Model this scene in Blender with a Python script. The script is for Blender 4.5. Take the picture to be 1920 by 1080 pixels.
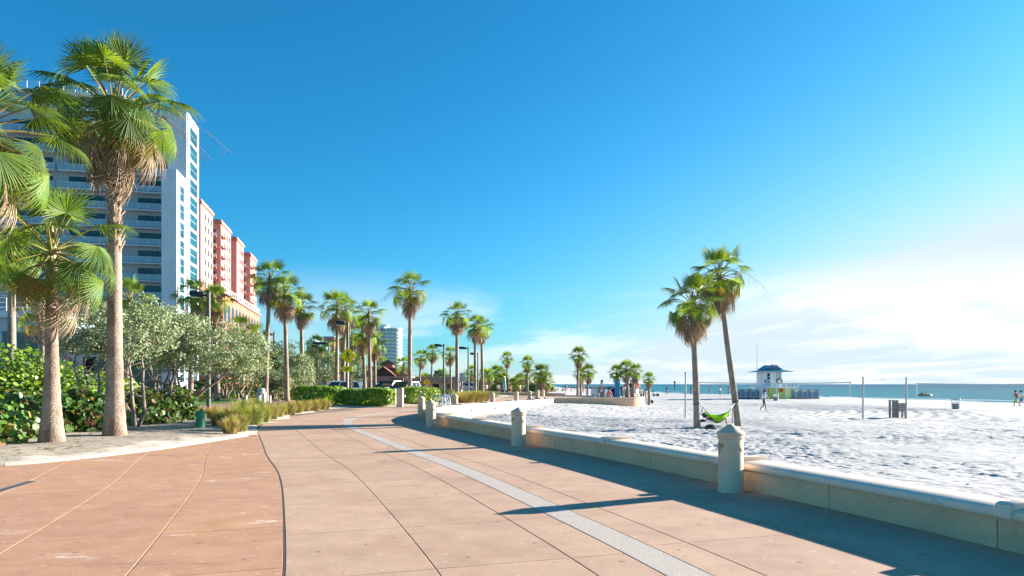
import bpy, bmesh, math, random
import numpy as np
from mathutils import Vector, Matrix, Euler
R = math.radians
random.seed(7)
rs = np.random.RandomState(11)
for o in list(bpy.data.objects): bpy.data.objects.remove(o)
scene = bpy.context.scene
COL = scene.collection

# ------------------------------------------------------------------ camera
CAM_H = 1.7
F = 1280.0                      # focal length in pixels of a 1920 wide picture (24 mm lens)
cd = bpy.data.cameras.new('camera'); cam = bpy.data.objects.new('camera', cd); COL.objects.link(cam)
cam.location = (0, 0, CAM_H); cam.rotation_euler = (R(90), 0, 0)
cd.lens = 24; cd.sensor_width = 36; cd.shift_y = 180/1920; cd.clip_end = 20000; cd.clip_start = 0.05
scene.camera = cam

# ------------------------------------------------------------------ sky and sun
SUN_AZ, SUN_EL = R(63), R(14.5)
SKY_TINT = (0.13, 0.90, 1.24, 1)
sun_dir = Vector((math.sin(SUN_AZ)*math.cos(SUN_EL), math.cos(SUN_AZ)*math.cos(SUN_EL), math.sin(SUN_EL)))
world = bpy.data.worlds.new('World'); scene.world = world; world.use_nodes = True
wn = world.node_tree.nodes; wl = world.node_tree.links; wn.clear()
def wnode(t, **k):
    n = wn.new(t)
    for a, b in k.items(): setattr(n, a, b)
    return n
def wmath(op, a, b=None, c=None, clamp=False):
    n = wnode('ShaderNodeMath', operation=op, use_clamp=clamp)
    for i, v in enumerate((a, b, c)):
        if v is None: continue
        if isinstance(v, (int, float)): n.inputs[i].default_value = v
        else: wl.new(v, n.inputs[i])
    return n.outputs[0]
sky = wnode('ShaderNodeTexSky', sky_type='NISHITA', sun_disc=False, sun_elevation=SUN_EL, sun_rotation=SUN_AZ,
            altitude=0, air_density=1.0, dust_density=0.6, ozone_density=2.5)
tint = wnode('ShaderNodeMix', data_type='RGBA', blend_type='MULTIPLY'); tint.inputs[0].default_value = 1.0
wl.new(sky.outputs[0], tint.inputs[6]); tint.inputs[7].default_value = SKY_TINT
tc = wnode('ShaderNodeTexCoord')
sep = wnode('ShaderNodeSeparateXYZ'); wl.new(tc.outputs['Generated'], sep.inputs[0])
dotn = wnode('ShaderNodeVectorMath', operation='DOT_PRODUCT'); wl.new(tc.outputs['Generated'], dotn.inputs[0])
dotn.inputs[1].default_value = sun_dir
sd = wmath('MAXIMUM', dotn.outputs['Value'], 0.0)
# white aureole round the sun and pale haze toward the horizon, the same all the way round
hx = wmath('ADD', wmath('MULTIPLY', sep.outputs[0], math.sin(SUN_AZ)), wmath('MULTIPLY', sep.outputs[1], math.cos(SUN_AZ)))
hl = wmath('MAXIMUM', wmath('SQRT', wmath('ADD', wmath('MULTIPLY', sep.outputs[0], sep.outputs[0]), wmath('MULTIPLY', sep.outputs[1], sep.outputs[1]))), 0.001)
toward = wmath('MAXIMUM', wmath('MULTIPLY_ADD', wmath('DIVIDE', hx, hl), 0.5, 0.5), 0.0)      # 1 below the sun, 0 opposite
zz_ = wmath('MAXIMUM', sep.outputs[2], 0.0)
glow = wmath('MULTIPLY', wmath('MULTIPLY', wmath('POWER', toward, 8.2), 6.0), wmath('POWER', 2.71828, wmath('MULTIPLY', zz_, -7.9)))
haze = wmath('MULTIPLY', wmath('POWER', 2.71828, wmath('MULTIPLY', zz_, -15.0)), 0.4)
glow = wmath('ADD', wmath('MULTIPLY', wmath('POWER', glow, 1.3), 1.15), haze, clamp=True)
# low, thin clouds: noise laid on a flat layer overhead
den = wmath('ADD', wmath('MAXIMUM', sep.outputs[2], 0.0), 0.10)
cx = wmath('DIVIDE', sep.outputs[0], den); cy = wmath('DIVIDE', sep.outputs[1], den)
cmb = wnode('ShaderNodeCombineXYZ'); wl.new(cx, cmb.inputs[0]); wl.new(cy, cmb.inputs[1])
nz = wnode('ShaderNodeTexNoise'); nz.inputs['Scale'].default_value = 0.62; nz.inputs['Detail'].default_value = 9
nz.inputs['Roughness'].default_value = 0.58; nz.inputs['Distortion'].default_value = 0.35
mp = wnode('ShaderNodeMapping'); mp.inputs['Location'].default_value = (1.0, 1.62, 0.4); mp.inputs['Scale'].default_value = (1.0, 0.8, 1); mp.inputs['Rotation'].default_value = (0, 0, R(80))
wl.new(cmb.outputs[0], mp.inputs[0]); wl.new(mp.outputs[0], nz.inputs['Vector'])
cr = wnode('ShaderNodeMapRange', interpolation_type='SMOOTHSTEP'); wl.new(nz.outputs[0], cr.inputs[0])
cr.inputs[1].default_value = 0.46; cr.inputs[2].default_value = 0.62
low = wnode('ShaderNodeMapRange', interpolation_type='SMOOTHSTEP'); wl.new(sep.outputs[2], low.inputs[0])
low.inputs[1].default_value = 0.18; low.inputs[2].default_value = 0.09
cloud = wmath('MULTIPLY', wmath('MULTIPLY', cr.outputs[0], low.outputs[0]), wmath('MULTIPLY_ADD', wmath('POWER', sd, 2.0), 0.75, 0.25), clamp=True)
m1 = wnode('ShaderNodeMix', data_type='RGBA', blend_type='MIX'); wl.new(glow, m1.inputs[0])
wl.new(tint.outputs[2], m1.inputs[6]); m1.inputs[7].default_value = (4.1, 4.95, 5.4, 1)
m2 = wnode('ShaderNodeMix', data_type='RGBA', blend_type='MIX'); wl.new(wmath('MULTIPLY', cloud, 1.0), m2.inputs[0])
wl.new(m1.outputs[2], m2.inputs[6]); m2.inputs[7].default_value = (6.6, 6.5, 6.4, 1)
bg = wnode('ShaderNodeBackground'); bg.inputs['Strength'].default_value = 0.05
wl.new(m2.outputs[2], bg.inputs['Color'])
wo = wnode('ShaderNodeOutputWorld'); wl.new(bg.outputs[0], wo.inputs[0])

sl = bpy.data.lights.new('sun', 'SUN'); sl.energy = 5.0; sl.angle = R(0.5); sl.color = (1.0, 0.94, 0.84)
so = bpy.data.objects.new('sun', sl); COL.objects.link(so)
so.rotation_euler = (-sun_dir).to_track_quat('-Z', 'Y').to_euler(); so.location = (60, 30, 40)

scene.view_settings.view_transform = 'Standard'; scene.view_settings.look = 'None'
scene.view_settings.gamma = 1.0; scene.view_settings.use_curve_mapping = False
scene.view_settings.exposure = 1.88

# ------------------------------------------------------------------ helpers
def tag(o, label=None, cat=None, group=None, kind=None):
    if label: o['label'] = label
    if cat: o['category'] = cat
    if group: o['group'] = group
    if kind: o['kind'] = kind
    return o
def empty(name, loc=(0, 0, 0), rz=0, label=None, cat=None, group=None):
    o = bpy.data.objects.new(name, None); COL.objects.link(o)
    o.location = loc; o.rotation_euler = (0, 0, rz); o.empty_display_size = .1
    return tag(o, label, cat, group)
def link(name, me, parent=None, loc=(0, 0, 0), rot=None, sc=None):
    o = bpy.data.objects.new(name, me); COL.objects.link(o); o.parent = parent; o.location = loc
    if rot is not None: o.rotation_euler = rot
    if sc is not None: o.scale = sc if hasattr(sc, '__len__') else (sc, sc, sc)
    return o
def copy_tree(o, parent=None):
    c = o.copy(); COL.objects.link(c); c.parent = parent
    for ch in list(o.children): copy_tree(ch, c)
    return c
class MB:
    def __init__(s): s.v = []; s.f = []; s.m = []; s.mi = 0
    def add(s, vs, fs):
        b = len(s.v); s.v += [tuple(p) for p in vs]
        for f in fs: s.f.append([i+b for i in f]); s.m.append(s.mi)
        return s
    def box(s, x0, x1, y0, y1, z0, z1):
        return s.add([(x0,y0,z0),(x1,y0,z0),(x1,y1,z0),(x0,y1,z0),(x0,y0,z1),(x1,y0,z1),(x1,y1,z1),(x0,y1,z1)],
                     [(0,3,2,1),(4,5,6,7),(0,1,5,4),(1,2,6,5),(2,3,7,6),(3,0,4,7)])
    def tube(s, pts, rad, n=8, cap=True):
        pts = [Vector(p) for p in pts]; k = len(pts)
        if not hasattr(rad, '__len__'): rad = [rad]*k
        vs = []; fs = []; ref = None
        for i, p in enumerate(pts):
            t = (pts[min(i+1, k-1)]-pts[max(i-1, 0)])
            if t.length < 1e-9: t = Vector((0, 0, 1))
            t.normalize()
            if ref is None: ref = Vector((1, 0, 0)) if abs(t.x) < .8 else Vector((0, 1, 0))
            a = (ref - t*ref.dot(t)).normalized(); b = t.cross(a); ref = a
            for j in range(n):
                w = 2*math.pi*j/n; vs.append(p + (a*math.cos(w)+b*math.sin(w))*rad[i])
        for i in range(k-1):
            for j in range(n):
                fs.append((i*n+j, i*n+(j+1) % n, (i+1)*n+(j+1) % n, (i+1)*n+j))
        if cap: fs.append(tuple(range(n-1, -1, -1))); fs.append(tuple((k-1)*n+j for j in range(n)))
        return s.add(vs, fs)
    def lathe(s, prof, n=20, c=(0, 0)):
        vs = []; fs = []; k = len(prof)
        for r, z in prof:
            for j in range(n):
                w = 2*math.pi*j/n; vs.append((c[0]+r*math.cos(w), c[1]+r*math.sin(w), z))
        for i in range(k-1):
            for j in range(n): fs.append((i*n+j, i*n+(j+1) % n, (i+1)*n+(j+1) % n, (i+1)*n+j))
        fs.append(tuple(range(n-1, -1, -1))); fs.append(tuple((k-1)*n+j for j in range(n)))
        return s.add(vs, fs)
    def prism(s, poly, axis, a, b):
        """extrude a 2D polygon (counter-clockwise) along an axis: 'y' -> poly in xz, 'z' -> poly in xy, 'x' -> poly in yz"""
        n = len(poly)
        def P(p, d): return {'y': (p[0], d, p[1]), 'z': (p[0], p[1], d), 'x': (d, p[0], p[1])}[axis]
        vs = [P(p, a) for p in poly]+[P(p, b) for p in poly]
        fs = [tuple(range(n)), tuple(range(2*n-1, n-1, -1))]+[(i, i+n, (i+1) % n+n, (i+1) % n) for i in range(n)]
        return s.add(vs, fs)
    def build(s, name, mats, parent=None, loc=(0, 0, 0), rot=None, smooth=True, ang=35, fix=True):
        o = link(name, s.mesh(name, mats, smooth, ang, fix), parent, loc, rot); return o
    def mesh(s, name, mats, smooth=True, ang=35, fix=True):
        me = bpy.data.meshes.new(name); me.from_pydata(s.v, [], s.f)
        if not isinstance(mats, (list, tuple)): mats = [mats]
        for m in mats: me.materials.append(m)
        if len(mats) > 1: me.polygons.foreach_set('material_index', s.m)
        if fix:
            bm = bmesh.new(); bm.from_mesh(me); bmesh.ops.recalc_face_normals(bm, faces=bm.faces); bm.to_mesh(me); bm.free()
        if smooth:
            me.shade_smooth(); me.set_sharp_from_angle(angle=R(ang))
        return me
def G(px, py, z=0.0):
    """point on the level z that the photograph shows at pixel (px, py)"""
    D = F*(CAM_H-z)/(py-720.0); return ((px-960)/F*D, D, z)
def AT(px, D, py=None):
    x = (px-960)/F*D
    return (x, D) if py is None else (x, D, CAM_H+(720-py)/F*D)
def catmull(pts, n=12):
    pts = [np.array(p, float) for p in pts]; out = []
    P = [2*pts[0]-pts[1]]+pts+[2*pts[-1]-pts[-2]]
    for i in range(1, len(P)-2):
        a, b, c, d = P[i-1:i+3]
        for k in range(n):
            t = k/n
            out.append(.5*((2*b)+(-a+c)*t+(2*a-5*b+4*c-d)*t*t+(-a+3*b-3*c+d)*t**3))
    out.append(P[-2]); return np.array(out)
def sstep(x): x = np.clip(x, 0, 1); return x*x*(3-2*x)
_perm = np.random.RandomState(3).rand(256, 256)
def vnoise(x, y):
    x = np.asarray(x, float); y = np.asarray(y, float)
    xi = np.floor(x).astype(int); yi = np.floor(y).astype(int); fx = x-xi; fy = y-yi
    fx = fx*fx*(3-2*fx); fy = fy*fy*(3-2*fy)
    g = lambda a, b: _perm[a % 256, b % 256]
    return (g(xi, yi)*(1-fx)+g(xi+1, yi)*fx)*(1-fy)+(g(xi, yi+1)*(1-fx)+g(xi+1, yi+1)*fx)*fy
def np_mesh(name, V, Q, mats, midx=None, smooth=False):
    """mesh from numpy vertices (n,3) and quads (m,4)"""
    me = bpy.data.meshes.new(name); V = np.ascontiguousarray(V, dtype=np.float32); Q = np.ascontiguousarray(Q, dtype=np.int32)
    me.vertices.add(len(V)); me.vertices.foreach_set('co', V.ravel())
    me.loops.add(Q.size); me.loops.foreach_set('vertex_index', Q.ravel())
    me.polygons.add(len(Q)); me.polygons.foreach_set('loop_start', np.arange(len(Q), dtype=np.int32)*Q.shape[1])
    me.polygons.foreach_set('loop_total', np.full(len(Q), Q.shape[1], dtype=np.int32))
    if not isinstance(mats, (list, tuple)): mats = [mats]
    for m in mats: me.materials.append(m)
    if midx is not None: me.polygons.foreach_set('material_index', np.asarray(midx, dtype=np.int32))
    if smooth: me.polygons.foreach_set('use_smooth', np.ones(len(Q), dtype=bool))
    me.update(calc_edges=True); me.validate(); return me

# ------------------------------------------------------------------ materials
def mat(name, col, rough=.75, col2=None, scale=3.0, mixr=(.4, .65), var=.12, vscale=None, bump=0.0, bscale=30.0, spec=.3,
        metal=0.0, rand=0.0, transl=0.0, tcol=None, stretch=(1, 1, 1), detail=6, coat=0.0):
    m = bpy.data.materials.new(name); m.use_nodes = True; nt = m.node_tree; N = nt.nodes; L = nt.links
    bs = N['Principled BSDF']; bs.inputs['Roughness'].default_value = rough; bs.inputs['Metallic'].default_value = metal
    bs.inputs['Specular IOR Level'].default_value = spec
    if coat: bs.inputs['Coat Weight'].default_value = coat
    tcn = N.new('ShaderNodeTexCoord'); mpn = N.new('ShaderNodeMapping'); mpn.inputs['Scale'].default_value = stretch
    L.new(tcn.outputs['Object'], mpn.inputs[0])
    def noise(sc, det=detail, rgh=.6):
        n = N.new('ShaderNodeTexNoise'); n.inputs['Scale'].default_value = sc; n.inputs['Detail'].default_value = det
        n.inputs['Roughness'].default_value = rgh; L.new(mpn.outputs[0], n.inputs['Vector']); return n
    cur = None
    rgb = N.new('ShaderNodeRGB'); rgb.outputs[0].default_value = (*col, 1); cur = rgb.outputs[0]
    if col2 is not None:
        n = noise(scale); mr = N.new('ShaderNodeMapRange'); mr.interpolation_type = 'SMOOTHSTEP'
        mr.inputs[1].default_value = mixr[0]; mr.inputs[2].default_value = mixr[1]; L.new(n.outputs[0], mr.inputs[0])
        mx = N.new('ShaderNodeMix'); mx.data_type = 'RGBA'; L.new(mr.outputs[0], mx.inputs[0]); L.new(cur, mx.inputs[6])
        mx.inputs[7].default_value = (*col2, 1); cur = mx.outputs[2]
    if var:
        n = noise(vscale or scale*4.3); mr = N.new('ShaderNodeMapRange'); mr.inputs[1].default_value = .3; mr.inputs[2].default_value = .7
        mr.inputs[3].default_value = 1-var; mr.inputs[4].default_value = 1+var; L.new(n.outputs[0], mr.inputs[0])
        h = N.new('ShaderNodeHueSaturation'); L.new(mr.outputs[0], h.inputs['Value']); L.new(cur, h.inputs['Color']); cur = h.outputs[0]
    if rand:
        oi = N.new('ShaderNodeObjectInfo'); mr = N.new('ShaderNodeMapRange'); L.new(oi.outputs['Random'], mr.inputs[0])
        mr.inputs[3].default_value = 1-rand; mr.inputs[4].default_value = 1+rand
        h = N.new('ShaderNodeHueSaturation'); L.new(mr.outputs[0], h.inputs['Value']); L.new(cur, h.inputs['Color'])
        cur = h.outputs[0]
    L.new(cur, bs.inputs['Base Color'])
    if bump:
        n = noise(bscale, 5, .65); b = N.new('ShaderNodeBump'); b.inputs['Strength'].default_value = min(1, bump); b.inputs['Distance'].default_value = .02*max(1, bump)
        L.new(n.outputs[0], b.inputs['Height']); L.new(b.outputs[0], bs.inputs['Normal'])
    if transl:
        tr = N.new('ShaderNodeBsdfTranslucent'); ms = N.new('ShaderNodeMixShader'); ms.inputs[0].default_value = transl
        h = N.new('ShaderNodeMix'); h.data_type = 'RGBA'; h.blend_type = 'MULTIPLY'; h.inputs[0].default_value = 1
        L.new(cur, h.inputs[6]); h.inputs[7].default_value = (*(tcol or (1.6, 1.5, .7)), 1)
        L.new(h.outputs[2], tr.inputs[0]); L.new(bs.outputs[0], ms.inputs[1]); L.new(tr.outputs[0], ms.inputs[2])
        L.new(ms.outputs[0], N['Material Output'].inputs[0])
    return m
M = {}
M['slab'] = mat('slab_concrete', (.51, .325, .22), .8, (.45, .275, .185), .55, (.42, .68), .10, 2.4, .25, 60, .25, rand=.05)
M['slab_red'] = mat('slab_red_concrete', (.49, .265, .16), .8, (.51, .27, .13), .45, (.5, .75), .13, 2.1, .25, 60, .25, rand=.04)
M['band'] = mat('aggregate_band', (.55, .465, .40), .85, (.38, .32, .275), 55, (.45, .6), .2, 160, .5, 130, .2)
M['joint'] = mat('joint_filler', (.24, .165, .125), .9, var=.2)
M['rubber'] = mat('expansion_joint', (.09, .075, .075), .8, var=.25)
M['block'] = mat('shell_concrete', (.78, .50, .30), .85, (.67, .42, .25), 1.6, (.45, .75), .12, 40, .35, 70, .2, rand=.06)
M['cap'] = mat('cast_cap', (.80, .64, .49), .6, (.68, .52, .38), 1.1, (.5, .75), .05, 30, .12, 60, .3, rand=.03)
M['bollard'] = mat('cast_bollard', (.74, .54, .37), .75, (.64, .45, .30), 2.0, (.45, .75), .08, 60, .2, 90, .25)
M['plaque'] = mat('plaque_tan', (.40, .25, .14), .7, var=.15)
M['sand'] = mat('white_sand', (.50, .475, .455), .95, (.445, .42, .40), .35, (.4, .7), .06, 18, .8, 9, .1)
M['drift'] = mat('pale_sand', (.66, .58, .49), .95, (.52, .43, .33), 1.3, (.4, .65), .12, 25, .7, 22, .1)
M['soil'] = mat('mulch_sand', (.44, .37, .29), .95, (.30, .235, .17), 4.5, (.45, .7), .3, 30, .9, 25, .1)
M['ground'] = mat('ground_soil', (.30, .25, .18), .95, (.16, .17, .07), .12, (.42, .6), .2, 3, .3, 5, .1)
M['asphalt'] = mat('asphalt', (.06, .058, .056), .9, var=.2, bump=.2)
M['kerb'] = mat('kerb_concrete', (.50, .425, .345), .85, (.40, .32, .25), 1.2, (.5, .7), .1, 30, .3, 60, .2, rand=.05)
M['lawn'] = mat('lawn', (.10, .20, .03), .9, (.16, .24, .04), 1.5, var=.3, vscale=20, bump=.8, bscale=30)
M['paver'] = mat('red_paver', (.36, .20, .15), .85, (.28, .15, .12), 3, var=.15, bump=.3)
M['palm'] = mat('palm_leaf', (.10, .182, .036), .55, (.155, .215, .032), 2.5, (.4, .7), .18, 12, spec=.25, rand=.35, transl=.40, tcol=(2.0, 1.75, .5))
M['palm_y'] = mat('palm_leaf_yellow', (.26, .21, .05), .5, (.30, .15, .05), 2.0, (.4, .7), .2, 12, rand=.3, transl=.4, tcol=(1.5, 1.3, .6))
M['dead'] = mat('palm_dead', (.33, .245, .17), .85, (.22, .155, .105), 4, (.4, .7), .22, 15, rand=.35, transl=.22, tcol=(1.3, 1.1, .8))
M['stalk'] = mat('palm_stalk', (.20, .21, .055), .5, (.26, .16, .05), 2, rand=.2)
def trunk_mat(name, c1, c2, rings):
    m = mat(name, c1, .9, c2, 2.2, (.4, .66), .2, 14, 0, stretch=(1, 1, .6)); nt = m.node_tree; N = nt.nodes; L = nt.links
    tcn = N.new('ShaderNodeTexCoord'); w = N.new('ShaderNodeTexWave'); w.bands_direction = 'Z'; w.inputs['Scale'].default_value = rings
    w.inputs['Distortion'].default_value = 8.0; w.inputs['Detail'].default_value = 4; w.inputs['Detail Scale'].default_value = 2.5
    L.new(tcn.outputs['Object'], w.inputs[0])
    n = N.new('ShaderNodeTexNoise'); n.inputs['Scale'].default_value = 28; n.inputs['Detail'].default_value = 6; L.new(tcn.outputs['Object'], n.inputs[0])
    ad = N.new('ShaderNodeMath'); ad.operation = 'MULTIPLY_ADD'; L.new(w.outputs['Fac'], ad.inputs[0]); ad.inputs[1].default_value = .33; L.new(n.outputs[0], ad.inputs[2])
    b = N.new('ShaderNodeBump'); b.inputs['Strength'].default_value = .9; b.inputs['Distance'].default_value = .035
    L.new(ad.outputs[0], b.inputs['Height']); L.new(b.outputs[0], N['Principled BSDF'].inputs['Normal'])
    return m
M['trunk'] = trunk_mat('palm_trunk', (.37, .275, .21), (.215, .15, .11), 4.5)
M['trunk_g'] = trunk_mat('palm_trunk_grey', (.30, .25, .205), (.20, .16, .13), 4.0)
M['boot'] = mat('palm_boot', (.34, .25, .17), .9, (.22, .15, .10), 6, var=.25)
M['bark'] = mat('bark', (.30, .235, .185), .9, (.20, .155, .12), 6, var=.2, bump=.6, bscale=30)
M['silver'] = mat('silver_leaf', (.36, .41, .25), .6, (.22, .29, .14), 1.3, (.4, .65), .25, 9, transl=.2, tcol=(1.1, 1.1, .8))
M['silver2'] = mat('silver_leaf_dark', (.20, .25, .12), .6, (.29, .32, .16), 1.3, (.4, .65), .25, 9, transl=.2)
M['leaf'] = mat('hedge_leaf', (.23, .36, .035), .45, (.32, .40, .05), 1.6, (.42, .66), .3, 10, spec=.5, transl=.32, tcol=(1.7, 1.7, .5))
M['leaf_d'] = mat('leaf_dark', (.07, .145, .025), .5, (.10, .17, .03), 1.6, (.4, .65), .3, 10, spec=.45, transl=.25)
M['grape'] = mat('sea_grape_leaf', (.07, .155, .03), .42, (.13, .20, .04), 1.5, (.42, .66), .25, 8, spec=.5, rand=.45, transl=.3, tcol=(1.8, 1.6, .5))
M['grape_y'] = mat('sea_grape_leaf_old', (.26, .19, .05), .5, (.22, .09, .035), 1.5, var=.25, rand=.4, transl=.25)
M['condo'] = mat('condo_pale', (.58, .66, .63), .5, var=.05)
M['arcade'] = mat('arcade_coral', (.42, .155, .10), .8, (.37, .13, .085), .2, var=.05)
M['dune'] = mat('dune_leaf', (.17, .20, .06), .7, (.24, .24, .09), .8, var=.25, transl=.2)
M['grass_g'] = mat('grass_green', (.17, .24, .05), .6, (.24, .28, .07), 2, var=.2, transl=.35)
M['grass_t'] = mat('grass_tan', (.40, .27, .10), .7, (.33, .25, .10), 2, var=.2, transl=.35, tcol=(1.3, 1.2, .7))
M['black'] = mat('black_paint', (.022, .024, .027), .45, var=.1, spec=.4)
M['pole'] = mat('grey_green_pole', (.085, .092, .088), .5, var=.12, spec=.4)
M['steel'] = mat('galvanised', (.42, .43, .44), .45, var=.08, metal=.5)
M['white'] = mat('white_paint', (.78, .78, .76), .55, var=.05)
M['twall'] = mat('tower_white', (.60, .655, .69), .6, (.55, .60, .64), .2, var=.03, vscale=.6)
M['tgrey'] = mat('tower_grey', (.40, .48, .54), .7, var=.05, vscale=.5)
M['teal'] = mat('teal_glass', (.007, .05, .068), .22, (.012, .085, .105), .35, (.4, .6), .2, .6, spec=.45)
M['dglass'] = mat('dark_glass', (.018, .03, .04), .08, var=.2, vscale=.8, spec=.7)
M['rail'] = mat('rail_glass', (.22, .36, .42), .15, var=.08, spec=.6)
M['pink'] = mat('pink_stucco', (.60, .34, .31), .8, (.57, .31, .28), .15, var=.04, vscale=.8)
M['pink_sun'] = mat('sun_dimmed_pink_stucco', (.46, .215, .18), .8, var=.04, vscale=.8)  # darker than the front pink, dimmed so sunlit hotel sides keep their tone
M['coral'] = mat('coral_stucco', (.60, .31, .265), .8, (.56, .28, .235), .2, var=.05)
M['roofred'] = mat('red_tile', (.33, .13, .08), .8, (.24, .09, .06), 2.5, var=.2)
M['roofbrown'] = mat('brown_shingle', (.10, .075, .065), .85, var=.2)
M['cream'] = mat('cream_wall', (.62, .50, .37), .8, var=.06)
M['bluew'] = mat('blue_tower', (.12, .28, .42), .5, var=.06)
M['yellow'] = mat('sign_yellow', (1.0, .76, .0), .5, var=.03)
M['lime'] = mat('hammock_lime', (.27, .60, .015), .6, var=.06, transl=.35, tcol=(1.3, 1.2, .6))
M['hgreen'] = mat('hammock_green', (.06, .25, .035), .65, var=.08, transl=.3)
M['utility'] = mat('utility_green', (.035, .20, .10), .5, var=.1)
M['blue'] = mat('blue_canvas', (.012, .05, .21), .7, var=.1)
M['bluep'] = mat('blue_post', (.015, .24, .46), .45, var=.05)
M['guard'] = mat('guard_lime', (.60, .72, .18), .7, var=.05)
M['gwhite'] = mat('guard_white', (.72, .78, .80), .6, var=.04)
M['groof'] = mat('guard_roof', (.02, .15, .22), .35, var=.1, metal=.2)
M['wood'] = mat('weathered_wood', (.27, .26, .25), .85, (.20, .19, .18), 5, var=.2, stretch=(1, 1, .15))
M['wood_t'] = mat('tan_wood', (.48, .34, .20), .8, (.36, .25, .15), 5, var=.15)
M['grey'] = mat('grey_plastic', (.33, .36, .38), .6, var=.08)
M['stone'] = mat('stone_grey', (.45, .45, .43), .8, (.33, .33, .32), 6, var=.2, bump=.4)
M['red'] = mat('red_paint', (.55, .04, .03), .5, var=.05)
M['carw'] = mat('car_white', (.74, .75, .76), .4, var=.02, spec=.5, coat=.15)
M['carb'] = mat('car_dark', (.015, .03, .045), .4, var=.02, spec=.5, coat=.15)
M['cart'] = mat('car_teal', (.012, .085, .11), .4, var=.02, spec=.5, coat=.15)
M['carr'] = mat('car_maroon', (.12, .02, .02), .4, var=.02, spec=.5, coat=.15)
M['tyre'] = mat('tyre', (.02, .02, .02), .85, var=.2)
M['lamp'] = mat('lamp_lens', (.7, .7, .68), .2, var=.02)
M['rock'] = mat('rock', (.10, .095, .09), .9, (.16, .15, .13), 1.0, var=.3)
M['net'] = mat('net_cord', (.62, .60, .56), .8, var=.05)
M['npole'] = mat('net_pole', (.50, .46, .43), .7, (.40, .36, .33), 2, var=.1)
M['orange'] = mat('orange_vinyl', (.80, .36, .10), .5, var=.05)
M['foam'] = mat('sea_foam', (.82, .84, .85), .9, var=.05)
SKIN = mat('skin', (.50, .29, .20), .6, var=.05)
SKIN2 = mat('skin_tan', (.36, .19, .12), .6, var=.05)
HAIR = mat('hair_dark', (.03, .02, .015), .7, var=.2)
CL = {k: mat('cloth_'+k, c, .85, var=.08) for k, c in dict(white=(.75,.75,.75), dark=(.05,.055,.06), red=(.42,.06,.06), lime=(.45,.62,.10),
      blue=(.04,.12,.38), pink=(.70,.28,.33), navy=(.03,.04,.10), coral=(.72,.28,.20), teal=(.05,.30,.34), grey=(.3,.3,.3)).items()}

# ------------------------------------------------------------------ the line of the seat wall (plan)
WPTS = [(8.6, -10), (7.6, -5), (6.65, 0), (5.8, 4), (5.12, 6.8), (4.52, 8.74), (3.78, 10.93), (2.81, 13.73), (1.83, 16.3), (.72, 18.8),
        (-.02, 20.7), (-1.62, 24.7), (-2.66, 27.3), (-3.6, 30.2), (-4.25, 33.2), (-4.4, 36.2), (-4.05, 39.6), (-2.75, 44.2), (-.75, 49.4), (1.3, 54.2), (2.7, 58.2), (3.3, 61.2)]
_w = catmull(WPTS, 16)
_l = np.concatenate([[0], np.cumsum(np.hypot(*np.diff(_w, axis=0).T))])
WLEN = _l[-1]
_tt = np.arange(0, WLEN, .1); _wx = np.interp(_tt, _l, _w[:, 0]); _wy = np.interp(_tt, _l, _w[:, 1])
_k = np.ones(31)/31
_wx[15:-15] = np.convolve(_wx, _k, 'valid'); _wy[15:-15] = np.convolve(_wy, _k, 'valid')
_dx = np.gradient(_wx); _dy = np.gradient(_wy); _n = np.hypot(_dx, _dy); _dx /= _n; _dy /= _n
def W(t, s=0.0):
    """plan point: t metres along the wall, s metres out on the walkway side"""
    x = np.interp(t, _tt, _wx); y = np.interp(t, _tt, _wy); dx = np.interp(t, _tt, _dx); dy = np.interp(t, _tt, _dy)
    n = math.hypot(dx, dy); return (x-dy/n*s, y+dx/n*s)
def wall_ang(t): return math.atan2(np.interp(t, _tt, _dy), np.interp(t, _tt, _dx))
def t_at(y): return float(np.interp(y, _wy, _tt))
def sweep(mb, ts, prof, fn=W):
    """sweep a closed (s, z) profile along the wall line"""
    n = len(prof); vs = []; fs = []
    for t in ts:
        for s, z in prof:
            x, y = fn(t, s); vs.append((x, y, z))
    for i in range(len(ts)-1):
        for j in range(n): fs.append((i*n+j, i*n+(j+1) % n, (i+1)*n+(j+1) % n, (i+1)*n+j))
    fs.append(tuple(range(n-1, -1, -1))); fs.append(tuple((len(ts)-1)*n+j for j in range(n)))
    return mb.add(vs, fs)

# ------------------------------------------------------------------ left edge of the paving (plan): x as a function of y
_bp = np.array([(-60, 4), (-40, 9), (-22, 11.6), (-15, 12.8), (-10.9, 14.0), (-9.8, 15.5), (-9.2, 17.5), (-8.95, 19.5), (-8.8, 21), (-8.7, 22.5), (-9.1, 24.5), (-9.95, 27),
                (-11.2, 33), (-12.1, 40), (-12.2, 46), (-11.4, 48.6), (-9.2, 50.4), (-7.4, 54), (-6.0, 58), (-4.6, 62), (-3.0, 68), (-1.9, 74), (-.9, 86), (-.2, 104)], float)
_bc = catmull(_bp, 8)
def XL(y): return np.interp(y, _bc[:, 1], _bc[:, 0])

# ------------------------------------------------------------------ ground sheet, road, sea
def XB(y): return np.interp(y, np.concatenate([_wy, [64, 75, 100, 150, 250, 400, 700, 1500]]), np.concatenate([_wx, [3.2, 3.8, 4.6, 7, 12, 20, 35, 60]]))
ys = np.concatenate([np.arange(-60, -10, 10), np.arange(-10, 62, 1.0), [62, 66, 75, 100, 150, 250, 400, 700, 1500]])
mb = MB()
for i, y in enumerate(ys):
    xb = float(XB(max(y, -9.9)))-.25
    mb.v += [(-1500, y, -.06), (-60, y, -.06), (xb, y, -.06)]
for i in range(len(ys)-1):
    for j in range(2): mb.f.append([i*3+j, i*3+j+1, i*3+j+4, i*3+j+3]); mb.m.append(0)
tag(mb.build('ground', M['ground'], smooth=False), kind='structure')

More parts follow.
